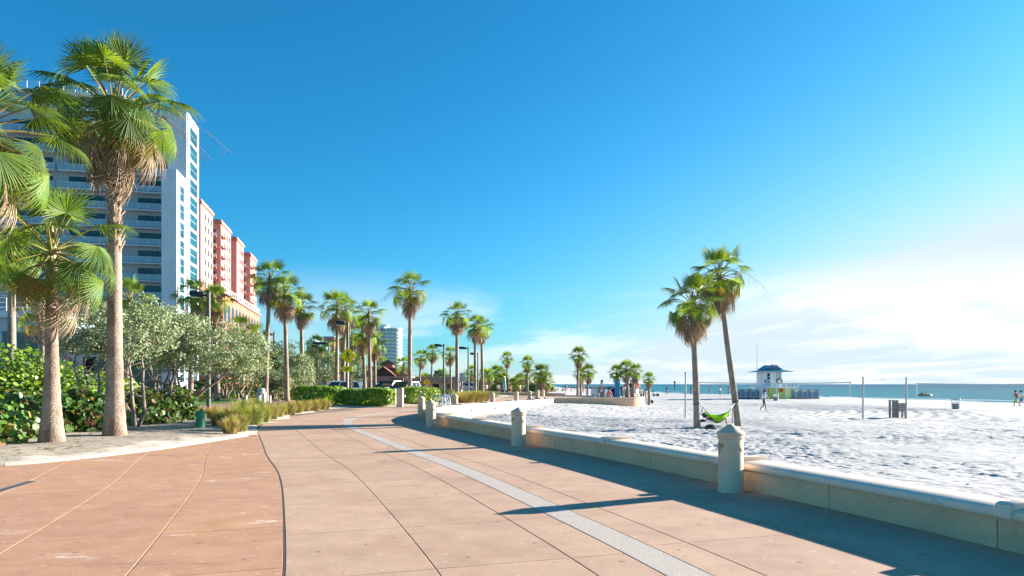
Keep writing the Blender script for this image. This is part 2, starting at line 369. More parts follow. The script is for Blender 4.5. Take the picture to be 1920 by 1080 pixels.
def sea_mat():
    m = bpy.data.materials.new('sea_water'); m.use_nodes = True; N = m.node_tree.nodes; L = m.node_tree.links
    bs = N['Principled BSDF']; bs.inputs['Roughness'].default_value = .35; bs.inputs['Specular IOR Level'].default_value = .03
    tcn = N.new('ShaderNodeTexCoord'); sp = N.new('ShaderNodeSeparateXYZ'); L.new(tcn.outputs['Object'], sp.inputs[0])
    # shallow water over white sand is paler: depth grows seaward
    mr = N.new('ShaderNodeMapRange'); L.new(sp.outputs[0], mr.inputs[0]); mr.inputs[1].default_value = 55; mr.inputs[2].default_value = 420
    mx = N.new('ShaderNodeMix'); mx.data_type = 'RGBA'; L.new(mr.outputs[0], mx.inputs[0])
    mx.inputs[6].default_value = (.014, .165, .195, 1); mx.inputs[7].default_value = (.002, .08, .135, 1)
    mp_ = N.new('ShaderNodeMapping'); mp_.inputs['Scale'].default_value = (.30, .11, 1); mp_.inputs['Rotation'].default_value = (0, 0, R(-12)); L.new(tcn.outputs['Object'], mp_.inputs[0])
    n = N.new('ShaderNodeTexNoise'); n.inputs['Scale'].default_value = 1.0; n.inputs['Detail'].default_value = 7; n.inputs['Roughness'].default_value = .65; L.new(mp_.outputs[0], n.inputs[0])
    r2 = N.new('ShaderNodeMapRange'); L.new(n.outputs[0], r2.inputs[0]); r2.inputs[1].default_value = .57; r2.inputs[2].default_value = .70; r2.inputs[4].default_value = .4
    m2 = N.new('ShaderNodeMix'); m2.data_type = 'RGBA'; L.new(r2.outputs[0], m2.inputs[0]); L.new(mx.outputs[2], m2.inputs[6]); m2.inputs[7].default_value = (.26, .40, .42, 1)
    L.new(m2.outputs[2], bs.inputs['Base Color'])
    b = N.new('ShaderNodeBump'); b.inputs['Strength'].default_value = .6; b.inputs['Distance'].default_value = .5; L.new(n.outputs[0], b.inputs['Height']); L.new(b.outputs[0], bs.inputs['Normal'])
    return m
SEA_Z = -1.2
def XC(y): return np.interp(y, [-60, 0, 60, 100, 124, 137, 165, 185, 206, 285, 500, 900, 1500], [88, 84, 80, 75, 71.5, 67, 60, 55, 49, 43, 42, 46, 60])
mb = MB(); mb.add([(10, -600, SEA_Z), (9000, -600, SEA_Z), (9000, 9000, SEA_Z), (10, 9000, SEA_Z)], [(0, 1, 2, 3)])
tag(mb.build('sea', sea_mat(), smooth=False), kind='structure')

# ------------------------------------------------------------------ beach
def sand_base(x, y):
    xb = XB(y); xc = XC(y); d = x-xb; w = (x-xb)/(xc-xb)
    z0 = np.interp(y, [0, 38, 45, 57, 62, 75], [-.45, -.42, -.30, .0, -.02, -.05])
    z = z0+(-.60-z0)*sstep(d/13.0)
    return z-.6*np.clip((w-.5)/.5, 0, 3)**1.3
def on_sand(px, py):
    D = np.arange(6, 600, .05); x = (px-960)/F*D; z = CAM_H-(py-720)/F*D
    k = np.argmax(z <= sand_base(x, D)); return (float(x[k]), float(D[k]), float(sand_base(x[k], D[k])))
def sand_relief(x, y):
    wx = x+(vnoise(x*.7, y*.7+40)-.5)*.8; wy = y+(vnoise(x*.7+60, y*.7)-.5)*.8
    a = vnoise(wx*2.6+7, wy*2.6); b = vnoise(wx*4.6+20, wy*4.6+3); c = vnoise(x*8.3+50, y*8.3)
    # footprints: rounded hollows pressed into the sand, with a lip
    dim = -sstep((a-.58)/.16)*.024-sstep((b-.57)/.18)*.027
    lip = np.exp(-((a-.55)/.05)**2)*.014+np.exp(-((b-.53)/.06)**2)*.012
    h2 = (vnoise(x*.6+9, y*.6+31)-.5)*.09
    fine = (c-.5)*.04+(vnoise(x*12+3, y*12)-.5)*.018
    # wheel tracks of the beach tractor sweeping round
    r = np.hypot(x-9.5, y-62)+(vnoise(x*.12, y*.12)-.5)*3
    tr = np.where((np.abs(r-24) < 7), np.sin(r*6.5)*.03, 0)
    calm = np.clip(vnoise(x*.13+4, y*.13+8)*1.5-.05, .45, 1.15)
    return (dim+lip+fine)*calm+h2+tr
rows = np.concatenate([np.arange(-40, 2, 1.5), np.arange(2, 6, .3), np.arange(6, 30, .07), np.arange(30, 46, .12), np.arange(46, 75, .3), 75*1.045**np.arange(0, 54)])
cols = np.concatenate([np.arange(0, 14, .07), np.arange(14, 36, .15), 36*1.05**np.arange(0, 32)])
Y, Dg = np.meshgrid(rows, cols, indexing='ij'); X = XB(Y)-.25+Dg
Z = sand_base(X, Y)
edge = sstep((Dg-.35)/.8)*.85+.15
fade = np.clip(1-(Y-60)/160, .3, 1)*np.clip(1.4-(X-XB(Y))/(XC(Y)-XB(Y)), 0, 1)
Z = Z+sand_relief(X, Y)*edge*fade
nr, nc = Y.shape; idx = np.arange(nr*nc).reshape(nr, nc)
Q = np.stack([idx[:-1, :-1], idx[:-1, 1:], idx[1:, 1:], idx[1:, :-1]], -1).reshape(-1, 4)
me = np_mesh('beach_sand', np.stack([X, Y, Z], -1).reshape(-1, 3), Q, M['sand'], smooth=True)
tag(link('beach_sand', me), kind='structure')
# surf line
mb = MB()
for k, off in enumerate((-.8, 4.5, 11)):
    yy = np.arange(70, 420, 3.0); w0 = (1.6, .7, .5)[k]
    xs_ = XC(yy)+off+2.2*(vnoise(yy*.06+k*9, yy*0)-.5)*2; ww = w0*(.15+1.5*vnoise(yy*.16+k*31, yy*0+5))
    if k: ww = ww*(vnoise(yy*.05+k*13, yy*0+2) > .5)
    vs = []
    for x, y, w in zip(xs_, yy, ww): vs += [(x-w, y, SEA_Z+.05), (x, y, SEA_Z+.06+.02*(k > 0)), (x+w, y, SEA_Z+.05)]
    fs = []
    for i in range(len(yy)-1):
        if ww[i] > .02: fs += [(3*i, 3*i+1, 3*i+4, 3*i+3), (3*i+1, 3*i+2, 3*i+5, 3*i+4)]
    mb.add(vs, fs)
tag(mb.build('surf_foam', M['foam'], fix=False), 'white surf foam breaking along the water line', 'foam', kind='stuff')

# ------------------------------------------------------------------ walkway of cast slabs
walk = empty('walkway', (0, 0, 0)); tag(walk, kind='structure')
S_EDGE = [.0, 1.5, 2.95, 3.40, 3.80, 4.38, 5.72, 7.05, 8.38, 9.75, 11.15, 12.6, 14.0, 15.4]
T0 = t_at(2.0)
rowsT = list(np.arange(T0, t_at(45), 2.05)); g = .0035
# bedding sheet under the joints
def strip(name, t0, t1, s0, s1, z, m, dt=.6, ns=2, parent=walk):
    ts = np.linspace(t0, t1, max(2, int((t1-t0)/dt))); ss = np.linspace(s0, s1, ns); vs = []; fs = []
    for t in ts:
        for s in ss: x, y = W(t, s); vs.append((x, y, z))
    for i in range(len(ts)-1):
        for j in range(ns-1): fs.append((i*ns+j, i*ns+j+1, (i+1)*ns+j+1, (i+1)*ns+j))
    mb = MB(); mb.add(vs, fs); return mb.build(name, m, parent, smooth=False)
strip('slab_bedding', 1, WLEN-.5, -.2, 15.4, -.026, M['joint'])
rq = random.Random(5)
def slab(t0, t1, s0, s1, m, name, zt):
    ts = np.linspace(t0+g, t1-g, 5); top = []
    c = .006
    rim = [(t, s0+g) for t in ts]+[(t, s1-g) for t in ts[::-1]]
    inn = [(min(max(t, t0+g+c), t1-g-c), s0+g+c) for t in ts]+[(min(max(t, t0+g+c), t1-g-c), s1-g-c) for t in ts[::-1]]
    n = len(rim); mb = MB()
    vs = [(*W(*p), zt) for p in inn]+[(*W(*p), zt-.004) for p in rim]+[(*W(*p), -.03) for p in rim]
    fs = [(i, i+1, 8-i, 9-i) for i in range(4)]
    fs += [(i, n+i, n+(i+1) % n, (i+1) % n) for i in range(n)]+[(n+i, 2*n+i, 2*n+(i+1) % n, n+(i+1) % n) for i in range(n)]
    mb.add(vs, fs); return mb.build(name, m, walk, smooth=False)
for j in range(len(S_EDGE)-1):
    s0, s1 = S_EDGE[j], S_EDGE[j+1]
    if j == 3:                      # pale exposed-aggregate band, in longer pieces
        for i in range(0, len(rowsT)-1, 2):
            slab(rowsT[i], rowsT[min(i+2, len(rowsT)-1)], s0, s1, M['band'], 'band_strip', .002)
        continue
    red = j >= 7
    off = .55 if j >= 7 else (.25 if j < 3 else 0)
    for i in range(len(rowsT)-1):
        t0, t1 = rowsT[i]+off, rowsT[i+1]+off
        cx_, cy_ = W((t0+t1)/2, (s0+s1)/2)
        if red and (cy_ > 24 or cx_ < XL(max(cy_, 4.1))-1.2): continue
        a = s0+(.008 if j == 7 else 0); b = s1-(.008 if j == 6 else 0)
        slab(t0, t1, a, b, M['slab_red'] if red else M['slab'], 'slab', 0 if not red else -.002)
# the dark rubber expansion joint between the two colours
ej = MB()
ts = np.arange(T0, t_at(31), .35)
sweep(ej, ts, [(7.05-.012, -.03), (7.05+.012, -.03), (7.05+.011, -.002), (7.05-.011, -.002)], lambda t, s: W(t, s+.006*math.sin(t*1.9)*math.sin(t*.7)))
ej.build('expansion_joint', M['rubber'], walk)
# far walkway, too far off to tell the slabs apart
tE = rowsT[-1]
strip('far_paving', tE, WLEN-.3, 0.0, 9.0, -.004, M['slab'], ns=2)
mb = MB(); P_ = [W(WLEN-.35, 9.0), W(WLEN-.35, 0)]
mb.add([(P_[0][0], P_[0][1], -.008), (P_[1][0], P_[1][1], -.008), (3.4, 62.5, -.008), (4.2, 75, -.008), (5.5, 95, -.008), (6, 108, -.008), (-3, 108, -.008), (-7, 92, -.008), (-9, 72, -.008)], [tuple(range(9))])
mb.build('promenade_paving', M['slab'], walk, smooth=False)
# slot drain in the red paving
mb = MB(); a = Vector(G(-60, 938)); b = Vector(G(62, 902)); d = (b-a).normalized(); n_ = Vector((-d.y, d.x, 0))*.07
mb.add([a-n_+Vector((0, 0, .004)), b-n_+Vector((0, 0, .004)), b+n_+Vector((0, 0, .004)), a+n_+Vector((0, 0, .004))], [(0, 1, 2, 3)])
mb.build('slot_drain', M['rubber'], walk, smooth=False)
n2 = n_*1.5
for sgn in (-1, 1):
    q = MB(); o1 = n_*sgn; o2 = n2*sgn; u = Vector((0, 0, .007))
    q.add([a+o1+u, b+o1+u, b+o2+u, a+o2+u], [(0, 1, 2, 3)]); q.build('drain_edge', M['steel'], walk, smooth=False)

# worn white scuffs and efflorescence of the red concrete, as a pattern of its own in the material
def add_scuffs(m, amount, scale, stretch, cols):
    nt = m.node_tree; N = nt.nodes; L = nt.links; bs = N['Principled BSDF']; src = bs.inputs['Base Color'].links[0].from_socket
    tcn = N.new('ShaderNodeTexCoord'); mp_ = N.new('ShaderNodeMapping'); mp_.inputs['Scale'].default_value = stretch; mp_.inputs['Rotation'].default_value = (0, 0, R(-17))
    L.new(tcn.outputs['Object'], mp_.inputs[0])
    n = N.new('ShaderNodeTexNoise'); n.inputs['Scale'].default_value = scale; n.inputs['Detail'].default_value = 10; n.inputs['Roughness'].default_value = .74; n.inputs['Distortion'].default_value = .4; L.new(mp_.outputs[0], n.inputs[0])
    mr = N.new('ShaderNodeMapRange'); L.new(n.outputs[0], mr.inputs[0]); mr.inputs[1].default_value = amount; mr.inputs[2].default_value = amount+.07
    mx = N.new('ShaderNodeMix'); mx.data_type = 'RGBA'; L.new(mr.outputs[0], mx.inputs[0]); L.new(src, mx.inputs[6]); mx.inputs[7].default_value = (*cols, 1)
    L.new(mx.outputs[2], bs.inputs['Base Color'])
def add_spots(m, scale, rad, cols, seedv, fac=.6):
    """small round marks (gum, drips) scattered over a surface"""
    nt = m.node_tree; N = nt.nodes; L = nt.links; bs = N['Principled BSDF']; src = bs.inputs['Base Color'].links[0].from_socket
    tcn = N.new('ShaderNodeTexCoord'); mp_ = N.new('ShaderNodeMapping'); mp_.inputs['Location'].default_value = (seedv, seedv*.7, 0); L.new(tcn.outputs['Object'], mp_.inputs[0])
    v = N.new('ShaderNodeTexVoronoi'); v.voronoi_dimensions = '2D'; v.inputs['Scale'].default_value = scale; L.new(mp_.outputs[0], v.inputs['Vector'])
    n = N.new('ShaderNodeTexNoise'); n.inputs['Scale'].default_value = scale*9; L.new(mp_.outputs[0], n.inputs[0])
    ad = N.new('ShaderNodeMath'); ad.operation = 'MULTIPLY_ADD'; L.new(n.outputs[0], ad.inputs[0]); ad.inputs[1].default_value = rad*1.2; L.new(v.outputs['Distance'], ad.inputs[2])
    mr = N.new('ShaderNodeMapRange'); L.new(ad.outputs[0], mr.inputs[0]); mr.inputs[1].default_value = rad*1.9; mr.inputs[2].default_value = rad*1.5; mr.inputs[3].default_value = 0; mr.inputs[4].default_value = fac
    mx = N.new('ShaderNodeMix'); mx.data_type = 'RGBA'; L.new(mr.outputs[0], mx.inputs[0]); L.new(src, mx.inputs[6]); mx.inputs[7].default_value = (*cols, 1); L.new(mx.outputs[2], bs.inputs['Base Color'])
def add_grain(m, scale, amt):
    nt = m.node_tree; N = nt.nodes; L = nt.links; bs = N['Principled BSDF']; src = bs.inputs['Base Color'].links[0].from_socket
    tcn = N.new('ShaderNodeTexCoord'); n = N.new('ShaderNodeTexNoise'); n.inputs['Scale'].default_value = scale; n.inputs['Detail'].default_value = 4; n.inputs['Roughness'].default_value = .8; L.new(tcn.outputs['Object'], n.inputs[0])
    mr = N.new('ShaderNodeMapRange'); L.new(n.outputs[0], mr.inputs[0]); mr.inputs[1].default_value = .3; mr.inputs[2].default_value = .7; mr.inputs[3].default_value = 1-amt; mr.inputs[4].default_value = 1+amt
    h = N.new('ShaderNodeHueSaturation'); L.new(mr.outputs[0], h.inputs['Value']); L.new(src, h.inputs['Color']); L.new(h.outputs[0], bs.inputs['Base Color'])
add_scuffs(M['slab'], .585, .5, (.45, 1.6, 1), (.34, .20, .135))
add_scuffs(M['slab_red'], .575, .55, (.4, 1.6, 1), (.35, .185, .11))
add_scuffs(M['slab_red'], .57, .35, (.6, 1.3, 1), (.50, .285, .145))
add_scuffs(M['slab_red'], .605, 1.0, (.6, 1.7, 1), (.80, .72, .64)); add_scuffs(M['slab_red'], .60, 3.2, (.7, 1.6, 1), (.60, .44, .34))
add_scuffs(M['slab'], .655, 1.5, (.5, 2.0, 1), (.62, .49, .39))
for k_ in ('slab', 'slab_red'):
    add_grain(M[k_], 24, .09); add_grain(M[k_], 95, .12)
    add_spots(M[k_], .85, .022, (.16, .11, .09), 3.3); add_spots(M[k_], 1.7, .03, (.62, .54, .48), 8.1, .45); add_spots(M[k_], 3.1, .04, (.22, .15, .12), 5.7, .35)
# rain streaks and drips down the wall, grime on cap and bollards
add_scuffs(M['block'], .60, 2.2, (1.6, 1.6, .35), (.50, .35, .23)); add_grain(M['block'], 70, .14); add_scuffs(M['block'], .66, 4.0, (1, 1, .8), (.80, .66, .50))
add_scuffs(M['cap'], .62, 1.8, (1, 1, 1), (.56, .48, .40)); add_grain(M['cap'], 60, .05)
add_scuffs(M['bollard'], .63, 3.5, (1.4, 1.4, .4), (.46, .35, .26)); add_grain(M['bollard'], 110, .12)
add_scuffs(M['twall'], .62, .12, (1, 1, .25), (.60, .64, .66))

# ------------------------------------------------------------------ seat wall
wall = empty('seat_wall', (0, 0, 0), 0, 'low curved tan concrete seat wall with pale cap between walkway and beach', 'wall')
core = MB(); sweep(core, np.arange(1, WLEN-.2, .5), [(-.03, -.9), (-.47, -.9), (-.47, .30), (-.03, .30)]); core.build('wall_core', M['joint'], wall)
t = 1.0; rq = random.Random(9)
while t < WLEN-1:
    L_ = 2.35; e = min(t+L_, WLEN-.2); mb = MB()
    sweep(mb, np.linspace(t+.006, e-.006, 5), [(0, -.9), (-.5, -.9), (-.5, .325), (0, .325)]); mb.build('wall_block', M['block'], wall); t = e
capp = [(.045, .327), (.058, .345), (.06, .385), (.05, .412), (.02, .43), (-.30, .435), (-.52, .43), (-.555, .41), (-.56, .345), (-.55, .327)]
t = 1.0
while t < WLEN-1:
    e = min(t+1.32, WLEN-.2); mb = MB(); sweep(mb, np.linspace(t+.003, e-.003, 4), capp); mb.build('cap_stone', M['cap'], wall); t = e
tr = t_at(7.05)-9.2
while tr < WLEN-2:
    rp = [(.068, .324), (.088, .35), (.09, .43), (.075, .475), (.03, .497), (-.50, .497), (-.575, .48), (-.59, .43), (-.585, .33), (-.555, .33), (-.53, .432), (-.05, .437), (.05, .41), (.06, .35), (.055, .324)]
    mb = MB(); sweep(mb, [tr-.085, tr-.06, tr+.06, tr+.085], rp); mb.build('cap_rib', M['cap'], wall, fix=True); tr += 4.55
# small scupper pipes are visible on the far beach side of the wall
for tq in (t_at(43.2), t_at(47.2)):
    x, y = W(tq, -.52); mb = MB(); mb.tube([(x, y, .02), (x+.06, y-.03, .02)], .05, 8); mb.build('scupper', M['black'], wall)

# terrace that juts into the beach, beyond the wall
TP = catmull([(2.6, 61.6), (3.6, 62.6), (5.2, 63.2), (8, 63.6), (10.6, 64), (12.2, 65), (13.0, 67.2), (12.6, 70), (10, 74), (5, 78)], 6)
terr = empty('terrace', (0, 0, 0), 0, 'raised rounded tan terrace jutting into the beach under the small palms', 'terrace')
def fan(mb, pts, z0, z1):
    n = len(pts); vs = [(p[0], p[1], z0) for p in pts]+[(p[0], p[1], z1) for p in pts]
    mb.add(vs, [tuple(range(n, 2*n))]+[(i, (i+1) % n, (i+1) % n+n, i+n) for i in range(n)]); return mb
cen = np.array([6, 69.0])
pin = [cen+(p-cen)*.965 for p in TP]
fan(MB(), pin+[np.array([2.6, 78])], -.9, .30).build('terrace_floor', M['slab'], terr, smooth=False)
n = len(TP)
for i in range(0, n-1, 3):
    seg = TP[i:i+4]; inn = [cen+(p-cen)*.955 for p in seg][::-1]
    fan(MB(), list(seg)+inn, -.9, .345).build('wall_block', M['block'], terr, smooth=False)
    seg2 = [cen+(p-cen)*1.006 for p in seg]; inn = [cen+(p-cen)*.945 for p in seg][::-1]
    fan(MB(), seg2+inn, .35, .44).build('cap_stone', M['cap'], terr, smooth=False)
TERR_Z = .30

# ------------------------------------------------------------------ bollards
def bollard_proto():
    root = empty('stone_bollard', (0, 0, 0))
    mb = MB(); mb.lathe([(.205, 0), (.205, .012), (.195, .03), (.192, .5), (.188, .80), (.186, .835)], 32); mb.build('shaft', M['bollard'], root)
    mb = MB(); mb.lathe([(.187, .836), (.204, .845), (.208, .86), (.208, .872), (.198, .882), (.200, .890), (.216, .905), (.216, .93), (.204, .945), (.190, .955), (.10, 1.02), (.045, 1.055), (.012, 1.068)], 32)
    mb.build('cap', M['bollard'], root)
    # shell plaque on one side, leaping dolphin relief on the other
    def curved(poly, a0, r0, r1, z0):
        vs = []; n = len(poly)
        for r in (r0, r1):
            for u, z in poly:
                a = a0+u/.19; vs.append((r*math.cos(a), r*math.sin(a), z0+z))
        return MB().add(vs, [tuple(range(n, 2*n))]+[(i, (i+1) % n, (i+1) % n+n, i+n) for i in range(n)])
    for a0 in (R(180), R(0)):
        shell = [(-.085, .085), (-.095, .05), (-.07, -.02), (0, -.10), (.07, -.02), (.095, .05), (.085, .085), (.04, .075), (0, .09), (-.04, .075)]
        curved(shell, a0, .15, .1925, .69).build('shell_plaque', M['plaque'], root, smooth=False)
    for a0 in (R(270), R(90)):
        dol = [(-.10, -.06), (-.085, -.01), (-.05, .03), (0, .045), (.02, .075), (.045, .04), (.08, 0), (.095, -.05), (.075, -.03), (.04, .005), (0, .012), (-.05, -.005), (-.075, -.035)]
        curved(dol, a0, .17, .203, .70).build('dolphin_relief', M['bollard'], root, smooth=False)
    return root
BP = bollard_proto()
BL = [(AT(1370, 10.77), 'nearest pale stone bollard with domed cap in the right foreground, beside the seat wall'),
      (AT(972, 18.76), 'second stone bollard along the seat wall, standing alone near the middle of the wall'),
      (AT(808, 27.3), 'third stone bollard, right one of the close pair at the wall bend'),
      (AT(790, 36.3), 'fourth stone bollard, left one of the close pair at the wall bend'),
      (AT(853, 43.5), 'stone bollard behind the wall bend next to the bicycle rack'),
      (AT(923, 51.5), 'stone bollard behind the far wall, right of the low grass strip'),
      (AT(968, 58.5), 'stone bollard on the far promenade, alone in front of the dark planter'),
      (AT(993, 66), 'far stone bollard, left of the cluster of three at the promenade end'),
      (AT(1008, 74), 'far stone bollard, middle of the cluster of three at the promenade end'),
      (AT(1018, 80), 'far stone bollard, right of the cluster of three at the promenade end')]
for i, ((x, y), lab) in enumerate(BL):
    o = BP if i == 0 else copy_tree(BP)
    o.location = (x, y, 0); ang = wall_ang(t_at(min(y, 60)))
    o.rotation_euler = (0, 0, ang-R(90) if i else R(12)); tag(o, lab, 'bollard', 'stone bollards along the seat wall')

# ------------------------------------------------------------------ planting bed and kerb on the left
def bed_z(x, y):
    d = XL(y)-x
    return .012+.10*sstep(d/2.2)+(vnoise(x*.9, y*.9+17)-.5)*.07*sstep(d/1.0)+(vnoise(x*5+3, y*5)-.5)*.02*sstep(d/.4)
yy = np.concatenate([np.arange(4.2, 52, .22), np.arange(52, 120, 1.2)])
dd = np.concatenate([[-.0, .12], np.arange(.3, 9, .25), 9*1.16**np.arange(0, 20)])
Yb, Db = np.meshgrid(yy, dd, indexing='ij')
wob = np.where(Yb > 22.5, (vnoise(Yb*.8, Yb*0+4)-.5)*.9, 0)*np.exp(-Db/1.0)
Xb_ = XL(Yb)-Db+wob; Zb = bed_z(XL(Yb)-Db, Yb)
nr, nc = Yb.shape; idx = np.arange(nr*nc).reshape(nr, nc)
Q = np.stack([idx[:-1, :-1], idx[1:, :-1], idx[1:, 1:], idx[:-1, 1:]], -1).reshape(-1, 4)
qd = ((Db[:-1, :-1]+vnoise(Xb_[:-1, :-1]*1.5, Yb[:-1, :-1]*1.5)*1.2) < 1.25).reshape(-1)
me = np_mesh('planting_bed', np.stack([Xb_, Yb, Zb], -1).reshape(-1, 3), Q, [M['soil'], M['drift']], qd.astype(int), smooth=True)
tag(link('planting_bed', me), kind='structure')
kerb = empty('kerb', (0, 0, 0)); tag(kerb, kind='structure')
kl = _bc[(_bc[:, 1] > 4) & (_bc[:, 1] < 22.6)]; kd = np.concatenate([[0], np.cumsum(np.hypot(*np.diff(kl, axis=0).T))])
def KW(t, s):
    x = np.interp(t, kd, kl[:, 0]); y = np.interp(t, kd, kl[:, 1]); x2 = np.interp(t+.3, kd, kl[:, 0]); y2 = np.interp(t+.3, kd, kl[:, 1])
    x1 = np.interp(t-.3, kd, kl[:, 0]); y1 = np.interp(t-.3, kd, kl[:, 1]); dx, dy = x2-x1, y2-y1; n = math.hypot(dx, dy) or 1
    return (x-dy/n*s, y+dx/n*s)
t = 0
while t < kd[-1]-.1:
    e = min(t+2.4, kd[-1]); mb = MB()
    sweep(mb, np.linspace(t+.005, e-.005, 6), [(-.03, -.03), (-.02, .02), (0.03, .055), (.24, .07), (.27, .05), (.27, -.03)], KW); mb.build('kerb_stone', M['kerb'], kerb); t = e
# lawn and red paver path behind the grasses
def sheet(name, poly, z, m, kind='structure'):
    mb = MB(); mb.add([(x, y, z) for x, y in poly], [tuple(range(len(poly)))]); return tag(mb.build(name, m, smooth=False), kind=kind)
sheet('paver_path', [G(p[0], p[1], .185)[:2] for p in ((330, 735), (400, 735), (520, 743), (690, 744), (690, 752), (560, 760), (420, 772), (330, 768))], .185, M['paver'])
sheet('lawn', [G(p[0], p[1], .20)[:2] for p in ((330, 757), (392, 759), (445, 753), (440, 749), (425, 745), (395, 742), (330, 744))], .20, M['lawn'])
# road and parking beyond the hedge
sheet('road', [(-70, 76), (-24, 72), (-13, 66), (-9, 70), (-8, 90), (-7, 160), (-60, 260), (-200, 260)], .18, M['asphalt'])

# fallen leaves and twigs on the bed
r = np.random.RandomState(77); n = 1500; ly = r.uniform(13.5, 34, n); ld = r.rand(n)**.7*5.5+.25; lx = XL(ly)-ld
P = np.stack([lx, ly, bed_z(lx, ly)+.012], 1); sz = r.uniform(.03, .11, n); an = r.uniform(0, 6.28, n); asp = np.where(r.rand(n) < .35, .08, .45)
t = np.stack([np.cos(an), np.sin(an), r.uniform(-.15, .15, n)], 1)*sz[:, None]; b = np.stack([-np.sin(an), np.cos(an), r.uniform(-.2, .2, n)], 1)*(sz*asp)[:, None]
V = np.stack([P-t, P+b, P+t, P-b], 1).reshape(-1, 3)
tag(link('leaf_litter', np_mesh('leaf_litter', V, np.arange(4*n).reshape(n, 4), [M['dead'], M['bark'], M['palm_y']], r.randint(0, 3, n))), 'scattered dry leaves and twigs on the sandy planting bed', 'leaf litter', kind='stuff')

# dry weed and shell grit strewn over the sand
r = np.random.RandomState(5); n = 1400; ly = 7+r.rand(n)**1.3*50; ld = .8+r.rand(n)*34; lx = XB(ly)+ld
P = np.stack([lx, ly, sand_base(lx, ly)+sand_relief(lx, ly)*np.clip(1.4-(lx-XB(ly))/(XC(ly)-XB(ly)), 0, 1)+.012], 1); sz = r.uniform(.015, .07, n); an = r.uniform(0, 6.28, n)
t = np.stack([np.cos(an), np.sin(an), r.uniform(-.2, .3, n)], 1)*sz[:, None]; b = np.stack([-np.sin(an), np.cos(an), r.uniform(.1, .5, n)], 1)*(sz*.4)[:, None]
tag(link('beach_debris', np_mesh('beach_debris', np.stack([P-t, P+b, P+t, P-b], 1).reshape(-1, 3), np.arange(4*n).reshape(n, 4), [M['bark'], M['soil'], M['drift']], r.randint(0, 3, n))), 'dry weed and shell grit strewn over the sand', 'debris', kind='stuff')

# ------------------------------------------------------------------ fan palms
def frond_mesh(name, pet, Rb, nseg, spread, droop, bend, fold, seed, mats, stations, ridge=True, tipcurl=.25, arch=.06, pr=.022):
    r = random.Random(seed); mb = MB(); mb.mi = 1; gap = 1.0
    pp = [(0, 0, 0), (pet*.5, 0, arch), (pet, 0, arch*.6)]
    mb.tube(pp, [pr*1.5, pr, pr*.75], 4, cap=False); mb.mi = 0
    H = Vector(pp[-1]); b = bend; e1 = Vector((math.cos(b), 0, math.sin(b))); e3 = Vector((-math.sin(b), 0, math.cos(b))); e2 = Vector((0, 1, 0))
    dth = 2*spread/nseg
    for k in range(nseg):
        th = -spread+(k+.5)*dth+r.uniform(-.1, .1)*dth; q = abs(th)/spread
        L_ = Rb*(1-.22*q*q)*r.uniform(.9, 1.06); dr = droop*r.uniform(.6, 1.35); side = r.uniform(-.12, .12)
        prev = None
        for u in stations:
            rad = u*L_; hw = math.tan(dth/2)*min(rad, .5*L_)*1.04
            if u > .5: hw *= max(0, 1-((u-.5)/.5)**1.25)
            t2 = th+side*max(0, u-.5)
            base = H+e1*(math.cos(t2)*rad)+e2*(math.sin(t2)*rad)
            z = -fold*abs(math.sin(th))*rad-dr*L_*u**2.4-tipcurl*L_*max(0, u-.62)**1.5*r.uniform(.4, 1.6)*2.0
            if u < .6: z += .02*math.sin(k*2.4)*u
            c = base+e3*z; sd = (e2*math.cos(t2)-e1*math.sin(t2))*hw
            if u >= .999: cur = [len(mb.v)]; mb.v.append(tuple(c))
            elif ridge:
                cur = [len(mb.v)+i for i in range(3)]; mb.v += [tuple(c-sd-e3*hw*.35), tuple(c+e3*hw*.35), tuple(c+sd-e3*hw*.35)]
            else:
                cur = [len(mb.v)+i for i in range(2)]; mb.v += [tuple(c-sd), tuple(c+sd)]
            if prev is not None:
                if len(cur) == 1:
                    for i in range(len(prev)-1): mb.f.append([prev[i], prev[i+1], cur[0]]); mb.m.append(0)
                else:
                    for i in range(len(prev)-1): mb.f.append([prev[i], prev[i+1], cur[i+1], cur[i]]); mb.m.append(0)
            prev = cur
    return mb.mesh(name, mats, smooth=False, fix=False)
ST_H = [.02, .22, .42, .58, .72, .86, 1.0]; ST_L = [.03, .4, .7, 1.0]
FR = {}
for det, ns, st, rg in (('h', 34, ST_H, True), ('l', 20, ST_L, False)):
    for v in range(3):
        a = 10*v
        FR[det, 'up', v] = frond_mesh('frond_up', 1.15, .92, ns, R(112-6*v), .06, R(6), .10, 1+a, [M['palm'], M['stalk']], st, rg, .22)
        FR[det, 'mid', v] = frond_mesh('frond_mid', 1.3, .94, ns, R(118-8*v), .10, R(-26), .16, 2+a, [M['palm'], M['stalk']], st, rg, .42)
        FR[det, 'low', v] = frond_mesh('frond_low', 1.25, .92, ns, R(105-8*v), .14, R(-62), .22, 3+a, [M['palm'], M['stalk']], st, rg, .45)
        FR[det, 'yel', v] = frond_mesh('frond_old', 1.2, .88, ns, R(80-8*v), .2, R(-62), .45, 4+a, [M['palm_y'], M['stalk']], st, rg, .4)
        FR[det, 'dead', v] = frond_mesh('frond_dead', .85, 1.12, max(12, ns//2), R(30+7*v), .10, R(-34), .9, 5+a, [M['dead'], M['dead']], st, rg, .3, arch=.10)
